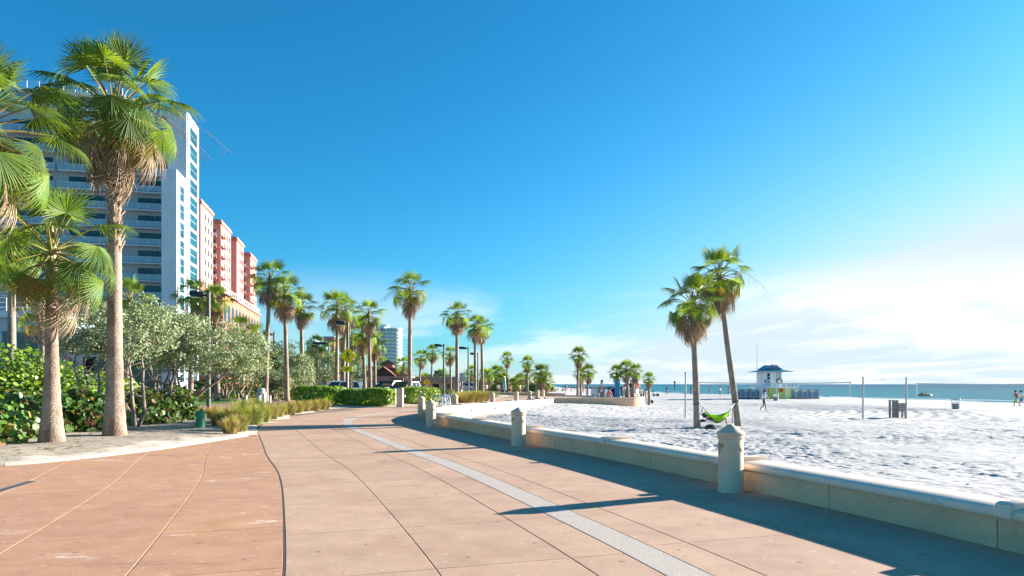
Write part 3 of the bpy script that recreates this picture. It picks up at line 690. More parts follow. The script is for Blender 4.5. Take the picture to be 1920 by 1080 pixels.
def boots_mesh(H0, H1, r0, n, seed, mat_):
    r = random.Random(seed); mb = MB()
    for i in range(n):
        z = H0+(H1-H0)*(i+.5)/n; a = i*2.39996+r.uniform(-.2, .2); rr = r0*r.uniform(.92, 1.02); w = r.uniform(.05, .09); h = r.uniform(.16, .32); o = r.uniform(.03, .15)
        c, s = math.cos(a), math.sin(a); tx, ty = -s, c
        P = lambda rad, ww, zz: (c*rad+tx*ww, s*rad+ty*ww, zz)
        mb.add([P(rr, -w, z), P(rr, w, z), P(rr+o, w*.45, z+h), P(rr+o, -w*.45, z+h), P(rr+.035, 0, z+.02), P(rr+o+.03, 0, z+h*.95)], [(0, 4, 5, 3), (4, 1, 2, 5), (0, 3, 2, 1)])
    return mb.mesh('leaf_bases', mat_, smooth=False, fix=False)
def palm(x, y, z0, H, r0, r1, label, lean=(0, 0), cs=1.0, ng=30, nd=14, det='l', seed=1, group=None, grey=False, boots=0, ny=3, stalks=0, sway=0.0, brace=False, flare=1.35, lowcut=-28, fdec=.55):
    r = random.Random(seed); root = empty('palm_tree', (x, y, z0), 0, label, 'palm tree', group)
    n = int(H*9) if det == 'h' else 16; pts = []; rad = []
    for i in range(n+1):
        u = i/n; bow = math.sin(u*math.pi)*sway
        pts.append((lean[0]*u**1.3+bow, lean[1]*u**1.3, H*u))
        fl = 1+(flare-1)*math.exp(-u*H/fdec); rr = (r0+(r1-r0)*min(1, u*1.25))*fl
        rad.append(rr*(1+r.uniform(-.035, .035)+(.02 if i % 2 else 0)))
    mb = MB(); mb.tube([(0, 0, -.25)]+pts, [rad[0]*1.03]+rad, 20 if det == 'h' else 10, cap=False)
    mb.build('trunk', M['trunk_g' if grey else 'trunk'], root, ang=80)
    top = Vector(pts[-1])
    if boots:
        o = link('leaf_bases', boots_mesh(-boots, .15, r1*.98, int(boots*26), seed, M['boot']), root, (top.x*.96, top.y*.96, top.z)); o['kind'] = 'stuff'
    cm = MB(); cm.lathe([(r1*1.0, -.30), (r1*1.25, -.05), (r1*1.1, .2), (r1*.6, .5), (.03, .85)], 10)
    crown = cm.build('crown', M['stalk'], root, top)
    k = 0
    def put(kind, az, el, sc, dz=0):
        v = r.randrange(3); o = link('frond' if kind != 'dead' else 'dead_frond', FR[det, kind, v], crown, (math.cos(az)*r1*.6, math.sin(az)*r1*.6, dz))
        o.rotation_euler = (Matrix.Rotation(az, 3, 'Z') @ Matrix.Rotation(-el, 3, 'Y') @ Matrix.Rotation(r.uniform(-.35, .35), 3, 'X')).to_euler(); o.scale = (sc, sc, sc)
    for i in range(ng):
        u = (i+.5)/ng; el = 84-(84-lowcut)*u**.85+r.uniform(-7, 7); az = i*2.39996+r.uniform(-.25, .25)
        kind = 'up' if el > 42 else ('mid' if el > 6 else 'low')
        put(kind, az, R(el), cs*r.uniform(.88, 1.1)*(.82+.18*u), .28-.25*u)
    for i in range(ny): put('yel', r.uniform(0, 6.28), R(r.uniform(-40, -12)), cs*r.uniform(.85, 1.0), -.05)
    for i in range(nd):
        u = (i+.5)/nd; put('dead', i*2.39996+1.1+r.uniform(-.3, .3), R(-22-50*u+r.uniform(-10, 10)), cs*r.uniform(.78, 1.08), -.02-.6*u)
    for i in range(stalks):
        az = r.uniform(0, 6.28); L_ = cs*r.uniform(2.0, 2.9); c, s = math.cos(az), math.sin(az); mb = MB()
        path = [(c*L_*u, s*L_*u, .35+1.0*u-2.1*u*u) for u in (0, .2, .4, .6, .8, 1)]
        mb.tube(path, [.016, .014, .011, .009, .006, .003], 4, cap=False)
        for j in range(12):
            u = .35+.65*j/12; p = Vector((c*L_*u, s*L_*u, .35+1.0*u-2.1*u*u)); q = p+Vector((r.uniform(-.15, .15), r.uniform(-.15, .15), -r.uniform(.3, .6)))
            mb.tube([p, (p+q)/2+Vector((c, s, 0))*.04, q], [.006, .005, .002], 3, cap=False)
        mb.build('flower_stalk', M['dead'], crown, fix=False)
    if brace:
        for i in range(3):
            a = i*2.09+.5; mb = MB(); mb.tube([(math.cos(a)*1.0, math.sin(a)*1.0, -.2), (math.cos(a)*r0*.9, math.sin(a)*r0*.9, 1.55)], .035, 6); mb.build('brace', M['wood_t'], root)
    return root
def palm_px(px, top, D, label, cpx=None, **k):
    """palm standing at depth D whose crown top the photograph shows at row `top`"""
    z0 = k.pop('z0', .08); cs = k.get('cs', 1.0); Ht = CAM_H+(720-top)/F*D-z0-1.75*cs
    x, y = AT(px, D); return palm(x, y, z0, Ht, k.pop('r0', .24), k.pop('r1', .17), label, **k)

# three palms close by on the left
palm_px(215, 84, 21.3, 'tallest fan palm at the left with shaggy brown skirt, standing right of its shorter neighbour', r0=.225, r1=.175, flare=1.55, fdec=1.3, det='h', ng=34, nd=22, cs=1.27, seed=21, boots=4.3, stalks=4, ny=5, lowcut=-30)
palm_px(97, 352, 18.8, 'short fan palm at the left foreground with thick pale trunk and small crown', r0=.165, r1=.135, det='h', ng=24, nd=7, cs=1.08, seed=35, boots=.7, ny=1, flare=2.0, fdec=1.2, lowcut=-38)
palm_px(-48, 88, 16.2, 'palm cut off by the left picture edge, only its crown showing', r0=.28, r1=.20, det='h', ng=30, nd=8, cs=1.2, seed=47, lowcut=-40, boots=.8, stalks=2, ny=3)
palm_px(22, 425, 37, 'slim grey palm with support braces behind the sea grape at far left', r0=.23, r1=.17, det='l', ng=24, nd=6, cs=1.0, seed=51, boots=1.5, brace=True, grey=True)
palm_px(80, 545, 42, 'small braced palm behind the thick-trunked palm on the left', r0=.22, r1=.16, ng=22, nd=5, cs=.95, seed=53, boots=1.6, brace=True, grey=True)
# hammock pair
x1, y1, z1 = on_sand(1307, 803); x2, y2, z2 = on_sand(1384, 799)
HP = ((x1, y1, z1), (x2, y2, z2))
palm(x1, y1, z1, CAM_H+(720-520)/F*y1-z1-1.55, .165, .14, 'shorter straight palm holding the left end of the green hammock', lean=(-.25, 0), cs=.92, ng=28, nd=34, det='h', seed=61, grey=True, boots=.8, ny=2, flare=1.1, lowcut=-34)
palm(x2, y2, z2, CAM_H+(720-466)/F*y2-z2-1.6, .175, .135, 'taller leaning palm holding the right end of the green hammock', lean=(-.95, .2), cs=1.0, ng=26, nd=34, det='h', seed=67, grey=True, boots=.8, ny=4, sway=-.12, stalks=2, flare=1.1, lowcut=-34)
# palms along the promenade and road, D = distance
GP = 'palms along the promenade'
for i, (px, top, D, cs, lab, kw) in enumerate([
    (357, 522, 58, 1.0, 'palm in front of the white tower, left of the first tall lamp post', {}),
    (408, 532, 62, 1.0, 'palm directly behind the first tall lamp post head', {}),
    (498, 486, 60, 1.15, 'tall palm left of the twin-headed group, tallest before the pink hotel', {}),
    (538, 514, 61, 1.15, 'full round palm immediately right of the tall palm by the pink hotel', {}),
    (568, 545, 68, 1.05, 'brown-skirted palm to the right of the full round palm', dict(nd=22, ng=20)),
    (631, 543, 68, 1.15, 'left palm of the pair standing behind the yellow crossing sign', dict(nd=20)),
    (643, 556, 72, 1.1, 'right palm of the pair standing behind the yellow crossing sign', dict(nd=24, ng=22)),
    (694, 560, 74, 1.12, 'palm of the tight trunk cluster right of the crossing sign, tallest', dict(nd=20)),
    (684, 600, 80, 1.1, 'palm of the tight trunk cluster right of the crossing sign, left trunk', dict(nd=22)),
    (703, 620, 84, 1.0, 'palm of the tight trunk cluster right of the crossing sign, right trunk', dict(nd=18)),
    (768, 508, 64, 1.2, 'lone tall palm with drooping flower stalks in front of the round white condominium', dict(stalks=6, boots=1.2)),
    (857, 563, 80, 1.15, 'palm with an orange old leaf, left of the twin palms by the lamp post', dict(boots=2.0, ny=5)),
    (891, 588, 92, 1.1, 'left one of the twin palms right of the promenade lamp posts', dict(nd=18)),
    (905, 592, 96, 1.1, 'right one of the twin palms right of the promenade lamp posts', dict(stalks=3)),
    (597, 628, 98, 1.0, 'background palm in front of the distant blue tower', {}),
    (612, 640, 105, .95, 'background palm beside the distant blue tower, right one', {}),
    (662, 610, 100, 1.0, 'background palm half hidden behind the crossing sign', {}),
    (672, 640, 110, 1.0, 'low background palm between sign and trunk cluster', {}),
    (455, 590, 72, 1.05, 'leafy palm low in front of the pink hotel arcade', dict(ng=26)),
    (476, 605, 78, 1.0, 'second leafy palm low in front of the pink hotel arcade', dict(ng=26)),
    (236, 520, 46, 1.0, 'palm crown showing right of the tallest trunk above the silver tree', dict(nd=4)),
    (720, 668, 130, 1.0, 'small palm above the pavilion roof', dict(nd=5)),
    (753, 668, 115, 1.05, 'green palm at the right corner of the pavilion', dict(nd=6)),
    (786, 655, 128, 1.0, 'small palm right of the lone tall palm', dict(nd=16)),
    (809, 645, 132, 1.05, 'small palm left of the promenade lamp posts', {}),
    (845, 648, 125, 1.05, 'small palm behind the first promenade lamp post', {}),
    (640, 618, 112, 1.0, 'dim background palm behind the pair at the crossing sign', {}),
    (580, 655, 120, 1.0, 'low background palm left of the distant blue tower', {}),
]):
    k = dict(ng=22, nd=20, ny=2, seed=100+i*3, r0=.23, r1=.165, group=GP); k.update(kw)
    lx = random.Random(i).uniform(-.4, .4); palm_px(px, top, D, lab, cs=cs*1.0, lean=(lx, 0), **k)

# far palms: crowns joined, each about 30 pixels or less
def far_crown(seed):
    r = random.Random(seed); mb = MB(); mb2 = MB()
    for i in range(26):
        u = i/26; el = R(80-115*u); az = i*2.39996; kind = 'up' if el > .7 else ('mid' if el > 0 else 'low')
        src = FR['l', kind, i % 3]; Mx = Matrix.Rotation(az, 4, 'Z') @ Matrix.Rotation(-el, 4, 'Y') @ Matrix.Scale(r.uniform(.85, 1.05), 4)
        mb.add([Mx @ v.co for v in src.vertices], [list(p.vertices) for p in src.polygons])
    for i in range(15):
        u = i/15; src = FR['l', 'dead', i % 3]; Mx = Matrix.Translation((0, 0, -.2-.4*u)) @ Matrix.Rotation(i*2.39996+.6, 4, 'Z') @ Matrix.Rotation(R(35+35*u), 4, 'Y')
        mb2.add([Mx @ v.co for v in src.vertices], [list(p.vertices) for p in src.polygons])
    return mb.mesh('far_crown', M['palm'], False, fix=False), mb2.mesh('far_skirt', M['dead'], False, fix=False)
FC = [far_crown(s) for s in (1, 2, 3)]
def far_palm(px, top, D, label, cs=1.0, z0=None, lean=0, r0=.2, seed=0):
    x, y = AT(px, D); z0 = float(sand_base(x, y)) if z0 is None else z0; Ht = CAM_H+(720-top)/F*D-z0-1.7*cs
    root = empty('palm_tree', (x, y, z0), seed*1.3, label, 'palm tree', 'small palms on the beach and dunes')
    mb = MB(); mb.tube([(0, 0, -.2), (lean*.2, 0, Ht*.4), (lean*.6, 0, Ht*.75), (lean, 0, Ht)], [r0*1.2, r0, r0*.9, r0*.8], 8); mb.build('trunk', M['trunk_g'], root, ang=80)
    c, d = FC[seed % 3]
    link('crown', c, root, (lean, 0, Ht), sc=cs); link('skirt', d, root, (lean, 0, Ht), sc=cs)
for i, (px, top, D, cs, z0, lab, kw) in enumerate([
    (951, 659, 150, 1.0, .1, 'slim tall palm standing alone left of the far promenade bollards', {}),
    (989, 667, 140, .95, .0, 'tall slim palm of the far pair behind the bollards', {}),
    (987, 690, 146, .95, .0, 'shorter palm of the far pair behind the bollards', {}),
    (1017, 681, 120, 1.25, .0, 'full palm at the right end of the dune vegetation', dict(lean=.3)),
    (1022, 698, 124, 1.1, .0, 'low palm under the full palm at the end of the dunes', {}),
    (1004, 696, 132, .95, .0, 'thin leaning palm between the far pair and the full palm', dict(lean=.8)),
    (930, 684, 170, 1.2, .3, 'small far palm left of the slim tall palm, left one', {}),
    (938, 688, 176, 1.2, .3, 'small far palm left of the slim tall palm, right one', {}),
    (944, 698, 150, 1.2, .2, 'bushy low palm at the foot of the slim tall palm', {}),
    (917, 691, 165, 1.15, .3, 'dark low palm just right of the twin palms', {}),
    (908, 690, 172, 1.1, .3, 'dark low palm half behind the twin palms', {}),
    (884, 684, 175, 1.1, .3, 'small palm seen between the lamp posts and twin palms', {}),
    (965, 706, 150, 1.1, .1, 'stubby palm in the dune shrubs, left one', {}),
    (976, 700, 155, 1.1, .1, 'stubby palm in the dune shrubs, right one', {}),
    (873, 697, 180, 1.0, .3, 'tiny far palm beside the speed limit sign', {}),
    (830, 690, 170, 1.1, .3, 'small far palm left of the lamp posts over the brown roof', {}),
    (797, 700, 160, 1.1, .3, 'low far palm above the yellow far sign', {}),
    (1083, 649, 92, .82, None, 'tallest of the three beach palms left of the terrace shower', dict(r0=.17, lean=-.15)),
    (1089, 688, 96, .7, None, 'shortest of the three beach palms left of the terrace shower', dict(r0=.17)),
    (1101, 682, 90, .72, None, 'rightmost of the three beach palms left of the terrace shower', dict(r0=.15, lean=.2)),
    (1160, 683, 70, .56, .3, 'left palm on the terrace beside the blue shower post', dict(r0=.18, lean=-.35)),
    (1177, 675, 69, .62, .3, 'bushy right palm on the terrace, left of its two trunks', dict(r0=.16, lean=.25)),
    (1186, 681, 69.6, .55, .3, 'bushy right palm on the terrace, right of its two trunks', dict(r0=.16, lean=-.3)),
    (1217, 697, 74, .5, None, 'small lone palm on the sand right of the terrace', dict(r0=.16, lean=-.1)),
]):
    far_palm(px, top, D, lab, cs, z0, seed=i, **kw)

# ------------------------------------------------------------------ leaf clouds
def leaf_cloud(name, pts, size, mats, midx, parent, seed, aspect=.55, outward=None, up=.3, jitter=.8, loc=(0, 0, 0), fold=.18):
    r = np.random.RandomState(seed); N = len(pts); pts = np.asarray(pts)
    nrm = r.normal(size=(N, 3))*jitter
    if outward is not None: nrm = nrm+outward
    nrm[:, 2] += up; nrm /= np.linalg.norm(nrm, axis=1, keepdims=True)
    t = np.cross(nrm, r.normal(size=(N, 3))); t /= np.linalg.norm(t, axis=1, keepdims=True)+1e-9; b = np.cross(nrm, t)
    sz = (np.full(N, size) if np.isscalar(size) else size)*r.uniform(.65, 1.25, N); s = sz[:, None]
    V = np.stack([pts-t*s*.5, pts+b*s*aspect*.5+nrm*s*fold*.5, pts+t*s*.5, pts-b*s*aspect*.5+nrm*s*fold*.5], 1).reshape(-1, 3)
    Q = np.arange(4*N).reshape(N, 4)
    o = link(name, np_mesh(name, V, Q, mats, midx), parent, loc); o['kind'] = 'stuff'; return o
def crown_points(r, cen, rad, nclump, per, cr, flat=.75, shell=.45):
    """clumps through an ellipsoid, denser toward the outside; returns points, outward vectors"""
    P = []; O = []
    for i in range(nclump):
        d = r.normal(size=3); d /= np.linalg.norm(d); q = shell+(1-shell)*r.rand()**.6
        c = np.array(cen)+d*np.array(rad)*q
        if d[2] < -.55: c[2] += rad[2]*.35
        k = int(per*r.uniform(.5, 1.4)); p = r.normal(size=(k, 3)); p /= np.linalg.norm(p, axis=1, keepdims=True)
        p = p*(r.rand(k, 1)**.4)*cr*r.uniform(.7, 1.35)*np.array([1, 1, flat]); P.append(c+p); O.append(p/cr*.8+d*.5)
    return np.concatenate(P), np.concatenate(O)
def broad_tree(x, y, z0, cen, rad, label, seed, stems=4, nclump=110, per=110, leaf=.10, mats=('silver', 'silver2'), mixp=.35, cr=.36, cat='tree', name='silver_tree', trunk_r=.085, group=None):
    r = np.random.RandomState(seed); root = empty(name, (x, y, z0), 0, label, cat, group)
    mb = MB()
    for i in range(stems):
        a = i*2*math.pi/stems+r.uniform(-.4, .4); b0 = np.array([math.cos(a)*.12, math.sin(a)*.12, -.1])
        tgt = np.array(cen)+np.array([math.cos(a)*rad[0]*.62, math.sin(a)*rad[1]*.55, -rad[2]*.15+r.uniform(-.2, .3)])
        path = [b0]; n = 7
        for j in range(1, n+1):
            u = j/n; p = b0*(1-u)+tgt*u; p = p+r.normal(size=3)*.09*np.array([1, 1, .4]); p[2] = b0[2]+(tgt[2]-b0[2])*u**.85; path.append(p)
        mb.tube(path, [trunk_r*(1-.75*j/n)*r.uniform(.9, 1.1) for j in range(n+1)], 7)
        for q in range(6):
            j = r.randint(2, n); p0 = path[j]; d = r.normal(size=3); d[2] = abs(d[2])*.7; d /= np.linalg.norm(d)
            p2 = p0+d*np.array(rad)*r.uniform(.4, .75); mid = (p0+p2)/2+r.normal(size=3)*.08
            mb.tube([p0, mid, p2], [trunk_r*.38, trunk_r*.25, trunk_r*.1], 5)
    mb.build('trunk', M['bark'], root, ang=80)
    P, O = crown_points(r, cen, rad, nclump, per, cr)
    leaf_cloud('crown', P, leaf, [M[m] for m in mats], (r.rand(len(P)) < mixp).astype(int), root, seed+1, aspect=.5, outward=O)
    return root
def gz(x, y): return float(bed_z(x, y))
for px, D, cpx, cy0, cy1, hw, lab, sd, st in [
    (252, 25.6, 232, 545, 700, 88, 'silvery multi-stemmed tree directly behind the tallest palm trunk', 5, 4),
    (335, 31.5, 392, 592, 722, 112, 'broad silvery tree spreading right with dark forked stems beside the first lamp post', 9, 5),
    (165, 30.5, 160, 560, 700, 62, 'silvery tree between the two thick palm trunks', 13, 3),
    (300, 29.5, 318, 570, 690, 62, 'middle silvery tree filling the gap behind the forked stems', 19, 3)]:
    x, y = AT(px, D); cx_, _ = AT(cpx, D); zt = CAM_H+(720-cy0)/F*D; zb = CAM_H+(720-cy1)/F*D; rx = hw/F*D
    broad_tree(x, y, gz(x, y)-.05, (cx_-x, 0, (zt+zb)/2-.1), (rx, rx*.8, (zt-zb)/2), lab, sd, stems=st, nclump=int(62*rx), per=105, leaf=.115)
# background broadleaf trees
for i, (px, D, top, hw, lab) in enumerate([
    (455, 56, 628, 46, 'silvery background tree left of the second lamp post'), (505, 66, 640, 36, 'olive background tree between the second lamp post and tall palm'),
    (598, 72, 655, 34, 'silvery background tree below the distant blue tower'), (560, 64, 668, 30, 'grey-green shrub tree behind the bright hedge, left'),
    (520, 62, 705, 26, 'small silvery shrub at the foot of the second lamp post'), (672, 92, 672, 34, 'dark background tree behind the trunk cluster'),
    (625, 90, 660, 36, 'dark background tree behind the crossing sign'), (715, 125, 690, 26, 'dark background tree left of the pavilion'), (425, 70, 640, 50, 'olive background tree below the pink hotel arcade'),
    (545, 84, 640, 40, 'dark background tree behind the round palm'), (820, 150, 708, 22, 'low dark tree by the brown-roofed building'), (300, 60, 600, 55, 'dark tree at the foot of the white tower'), (650, 118, 650, 60, 'distant dark tree behind the palm pair'), (480, 98, 640, 60, 'distant dark tree below the pink hotel')]):
    x, y = AT(px, D); h = CAM_H+(720-top)/F*D; rx = hw/F*D; dark = 'dark' in lab or 'olive' in lab
    broad_tree(x, y, .1, (0, 0, h*.58), (rx, rx*.8, h*.44), lab, 40+i, stems=3, nclump=70, per=60, leaf=.2, mats=('leaf_d', 'silver2') if dark else ('silver', 'silver2'), mixp=.4, cr=.55, name='broadleaf_tree', trunk_r=.11)

# sea grape and other shrubs
disc = MB(); disc.v = [(0, 0, .0)]+[(math.cos(a)*(1.0 if k else .86), math.sin(a), .12*math.cos(2*a)) for k, a in ((k, 2*math.pi*k/10) for k in range(10))]; disc.f = [[0, 1+k, 1+(k+1) % 10] for k in range(10)]; disc.m = [0]*10
LEAF_G = disc.mesh('sea_grape_leaf', M['grape'], smooth=True, ang=180, fix=False); LEAF_Y = disc.mesh('sea_grape_leaf_old', M['grape_y'], smooth=True, ang=180, fix=False)
def dome_points(r, n, rad, h):
    d = r.normal(size=(n, 3)); d[:, 2] = np.abs(d[:, 2])*.9; d /= np.linalg.norm(d, axis=1, keepdims=True)
    bul = .8+.28*vnoise(d[:, 0]*3+rad[0]*7, d[:, 1]*3+d[:, 2]*2+4)
    p = d*np.array([rad[0], rad[1], h])*bul[:, None]*(r.uniform(.62, 1.05, (n, 1))**.7)
    return p, d
def round_quads(name, pts, out, size, mats, midx, parent, seed):
    r = np.random.RandomState(seed); N = len(pts); nrm = out+r.normal(size=(N, 3))*.5; nrm[:, 2] += .25; nrm /= np.linalg.norm(nrm, axis=1, keepdims=True)
    t = np.cross(nrm, r.normal(size=(N, 3))); t /= np.linalg.norm(t, axis=1, keepdims=True)+1e-9; b = np.cross(nrm, t); s = (size*r.uniform(.6, 1.15, N))[:, None]
    V = np.stack([pts+(t*math.cos(a)+b*math.sin(a))*s*.5 for a in [2*math.pi*k/6 for k in range(6)]], 1).reshape(-1, 3)
    o = link(name, np_mesh(name, V, np.arange(6*N).reshape(N, 6), mats, midx), parent); o['kind'] = 'stuff'; return o
def shrub(name, px, D, rad, h, label, seed, n, leaf, parts=50, mats=('grape', 'grape_y'), mixp=.12, cat='shrub', group=None, z0=None):
    r = np.random.RandomState(seed); x, y = AT(px, D); z0 = gz(x, y)-.05 if z0 is None else z0; root = empty(name, (x, y, z0), 0, label, cat, group)
    mb = MB()
    for i in range(9):
        a = r.uniform(0, 6.28); q = r.uniform(.3, .85); mb.tube([(math.cos(a)*.1, math.sin(a)*.1, -.1), (math.cos(a)*rad[0]*q*.5, math.sin(a)*rad[1]*q*.5, h*.45), (math.cos(a)*rad[0]*q, math.sin(a)*rad[1]*q, h*.75)], [.03, .022, .01], 5)
    mb.build('stems', M['bark'], root)
    p, d = dome_points(r, n, rad, h); round_quads('foliage', p, d, leaf, [M[m] for m in mats], (r.rand(n) < mixp).astype(int), root, seed+3)
    if parts:
        p, d = dome_points(r, parts*6, rad, h); f = (d[:, 1] < .25); p = p[f][:parts]*1.05; d = d[f][:parts]
        for q, dd_ in zip(p, d):
            nv = Vector(dd_+r.normal(size=3)*.35+np.array([0, 0, .2])).normalized(); s = leaf*.5*r.uniform(.75, 1.2)
            link('leaf', LEAF_Y if r.rand() < .14 else LEAF_G, root, q, (Matrix(nv.to_track_quat('Z', 'Y').to_matrix()) @ Matrix.Rotation(r.uniform(0, 6), 3, 'Z')).to_euler(), (s, s, s))
    return root
GS = 'sea grape shrubs behind the palms'
shrub('sea_grape_shrub', 12, 20.4, (1.35, 1.1), 1.55, 'sea grape shrub with big round leaves at the left picture edge', 3, 900, .20, 60, group=GS)
shrub('sea_grape_shrub', 70, 22.6, (1.5, 1.2), 1.72, 'dark round-leaved sea grape behind the short thick palm', 5, 1000, .19, 50, group=GS)
shrub('sea_grape_shrub', 155, 23.6, (1.5, 1.2), 1.65, 'sunlit sea grape shrub filling the gap between the two thick palm trunks', 7, 1100, .19, 70, group=GS)
shrub('sea_grape_shrub', 262, 27.5, (1.5, 1.2), 1.65, 'sea grape shrub right of the tallest palm trunk under the silver tree', 9, 1000, .19, 40, group=GS)
shrub('sea_grape_shrub', 330, 30.0, (1.25, 1.0), 1.75, 'rounded sea grape shrub beside the lamp post and green utility post', 11, 1100, .18, 50, group=GS)
shrub('sea_grape_shrub', -60, 18.5, (1.6, 1.2), 1.5, 'sea grape shrub running out of the picture at left', 15, 700, .2, 0, group=GS)
for i, (px, D, lab) in enumerate([(5, 31, 'tall bright green bush at the far left edge behind the sea grape'), (62, 32, 'tall bright green bush between the braced palms'), (118, 33, 'bright green bush behind the short thick palm'), (208, 36, 'dark green bush behind the tallest trunk')]):
    shrub('green_bush', px, D, (2.0, 1.4), (3.7, 3.5, 3.0, 2.4)[i], lab, 60+i, 2300, .17, 0, ('leaf', 'leaf_d'), .45, 'bush')
def hedge(px0, px1, D0, D1, h, depth, label, seed, n, leaf, mats, mixp, z0=.1, round_=.35):
    r = np.random.RandomState(seed); x0, y0 = AT(px0, D0); x1_, y1_ = AT(px1, D1); L_ = math.hypot(x1_-x0, y1_-y0); rz = math.atan2(y1_-y0, x1_-x0)
    root = empty('hedge', (x0, y0, z0), rz, label, 'hedge')
    # rounded box, leaves through its outer shell
    u = r.uniform(0, L_, n); q = r.uniform(-1, 1, (n, 2)); m_ = np.maximum(np.abs(q[:, 0]), np.abs(q[:, 1])); q = q/m_[:, None]*r.uniform(.78, 1.0, (n, 1))
    rr_ = np.sqrt((q**4).sum(1))**.5; q = q/np.maximum(1, rr_)[:, None]**.8
    bul = 1+.13*(vnoise(u*1.1+seed, q[:, 0]*1.7+q[:, 1]*1.3)-.5)*2
    ends = np.clip(np.minimum(u, L_-u)/.7, 0, 1)**.5
    P = np.stack([u, q[:, 0]*depth*.5*bul*(.55+.45*ends), h*.5+q[:, 1]*h*.5*bul*(.6+.4*ends)], 1); P[:, 2] = np.maximum(P[:, 2], .02)
    O = np.stack([(u > L_-.5)*1.0-(u < .5)*1.0, q[:, 0], q[:, 1]], 1)
    mb = MB()
    for i in range(int(L_*3)): xx = r.uniform(.3, L_-.3); yy_ = r.uniform(-.3, .3)*depth; mb.tube([(xx, yy_, -.1), (xx+r.uniform(-.2, .2), yy_*1.2, h*.7)], [.03, .012], 4)
    mb.build('stems', M['bark'], root)
    leaf_cloud('foliage', P, leaf, [M[m] for m in mats], (r.rand(n) < mixp).astype(int), root, seed, aspect=.6, outward=O*1.0, jitter=.55)
    return root
hedge(640, 738, 51.6, 51.4, 1.25, 2.0, 'bright green clipped hedge left of the stone pillars', 71, 9000, .19, ('leaf', 'leaf_d'), .18)
hedge(560, 645, 54, 52.5, 1.4, 2.0, 'bright green hedge in front of the white car', 73, 6500, .19, ('leaf', 'leaf_d'), .22)
hedge(756, 818, 55.5, 58, 1.35, 1.8, 'short green hedge right of the stone pillars, behind the bollard pair', 75, 4200, .18, ('leaf', 'leaf_d'), .3)
hedge(358, 500, 70, 74, 2.0, 2.0, 'long dark clipped hedge beyond the lawn and path', 77, 9000, .2, ('leaf_d', 'leaf'), .35)
hedge(495, 570, 66, 66, 1.5, 2.0, 'mixed green hedge behind the second lamp post', 79, 4200, .2, ('leaf', 'leaf_d'), .4)
hedge(770, 850, 100, 104, .8, 1.5, 'low brown-green hedge along the far road', 81, 2600, .2, ('dune', 'leaf_d'), .4)
# dune vegetation at the far end
for i, (px, D, rad, h, lab) in enumerate([(885, 190, (7, 4), 3.2, 'dune scrub mound behind the twin palms'), (925, 180, (8, 4), 3.4, 'dune scrub mound left of the slim tall palm'), (965, 170, (8, 4), 3.0, 'dune scrub mound in the middle of the far palms'),
                                          (1000, 160, (6, 4), 2.4, 'dune scrub mound thinning toward the sea'), (845, 200, (8, 4), 3.0, 'dune scrub mound behind the lamp posts')]):
    shrub('dune_scrub', px, D, rad, h, lab, 90+i, 2600, .42, 0, ('dune', 'leaf_d'), .3, 'scrub', 'dune scrub mounds', 0.0)

# ornamental grasses
def grass_clump(px, py, h, w, n, label, seed, tan=.4, group='grass clumps along the planted edge'):
    r = np.random.RandomState(seed); x, y, _ = G(px, py, .08); x = min(x, float(XL(y))-.25); z = gz(x, y)
    a = r.uniform(0, 2*math.pi, n); q = r.rand(n)**.6; bx = np.cos(a)*q*w*.32; by = np.sin(a)*q*w*.32
    L_ = h*r.uniform(.6, 1.15, n); out = q*w*.5*r.uniform(.4, 1.3, n); wd = r.uniform(.006, .013, n)*(.6+y/40)
    st = []
    for u, k in ((0, 1), (.4, .9), (.75, .6), (1, .08)):
        px_ = bx+np.cos(a)*out*u**1.8; py_ = by+np.sin(a)*out*u**1.8; pz = L_*(u-.22*u**3*(out/(w*.5)))
        fa = a+1.57+r.uniform(-.8, .8, n)*(u == 0)
        st.append((np.stack([px_-np.cos(fa)*wd*k, py_-np.sin(fa)*wd*k, pz], 1), np.stack([px_+np.cos(fa)*wd*k, py_+np.sin(fa)*wd*k, pz], 1)))
    V = np.stack([v for s in st for v in s], 1).reshape(-1, 3); b = np.arange(n)[:, None]*8
    Q = np.concatenate([b+np.array([[2*i, 2*i+1, 2*i+3, 2*i+2]]) for i in range(3)])
    mi = np.tile((r.rand(n) < tan).astype(int), 3)
    root = empty('grass_clump', (x, y, z-.02), 0, label, 'grass', group)
    o = link('blades', np_mesh('blades', V, Q, [M['grass_g'], M['grass_t']], mi), root); o['kind'] = 'stuff'
ordn = ['first', 'second', 'third', 'fourth', 'fifth', 'sixth', 'seventh', 'eighth', 'ninth', 'tenth', 'eleventh', 'twelfth', 'thirteenth', 'fourteenth', 'fifteenth', 'sixteenth', 'seventeenth', 'eighteenth', 'nineteenth', 'twentieth']
for i, (px, py, h, w, tn) in enumerate([(412, 800, .75, .9, .75), (432, 811, .85, .8, .7), (448, 806, 1.0, 1.0, .45), (425, 795, 1.1, 1.1, .35), (452, 792, 1.25, 1.3, .25), (474, 793, 1.2, 1.3, .2), (490, 789, 1.25, 1.3, .35), (505, 784, 1.2, 1.3, .45),
                                        (402, 785, .9, 1.1, .7), (520, 779, 1.1, 1.2, .6), (540, 775, 1.1, 1.3, .55), (556, 772, 1.1, 1.3, .7), (570, 769.5, 1.1, 1.2, .6), (588, 768, 1.1, 1.3, .7), (604, 766.5, 1.1, 1.2, .7), (620, 765.5, 1.0, 1.1, .8), (480, 775, 1.3, 1.6, .25), (455, 778, 1.3, 1.5, .3)]):
    grass_clump(px, py, h*.68, w*.85, 480 if i < 9 else 380, '%s tufted grass clump along the left walkway edge, from the utility post' % ordn[i], 200+i, tn)
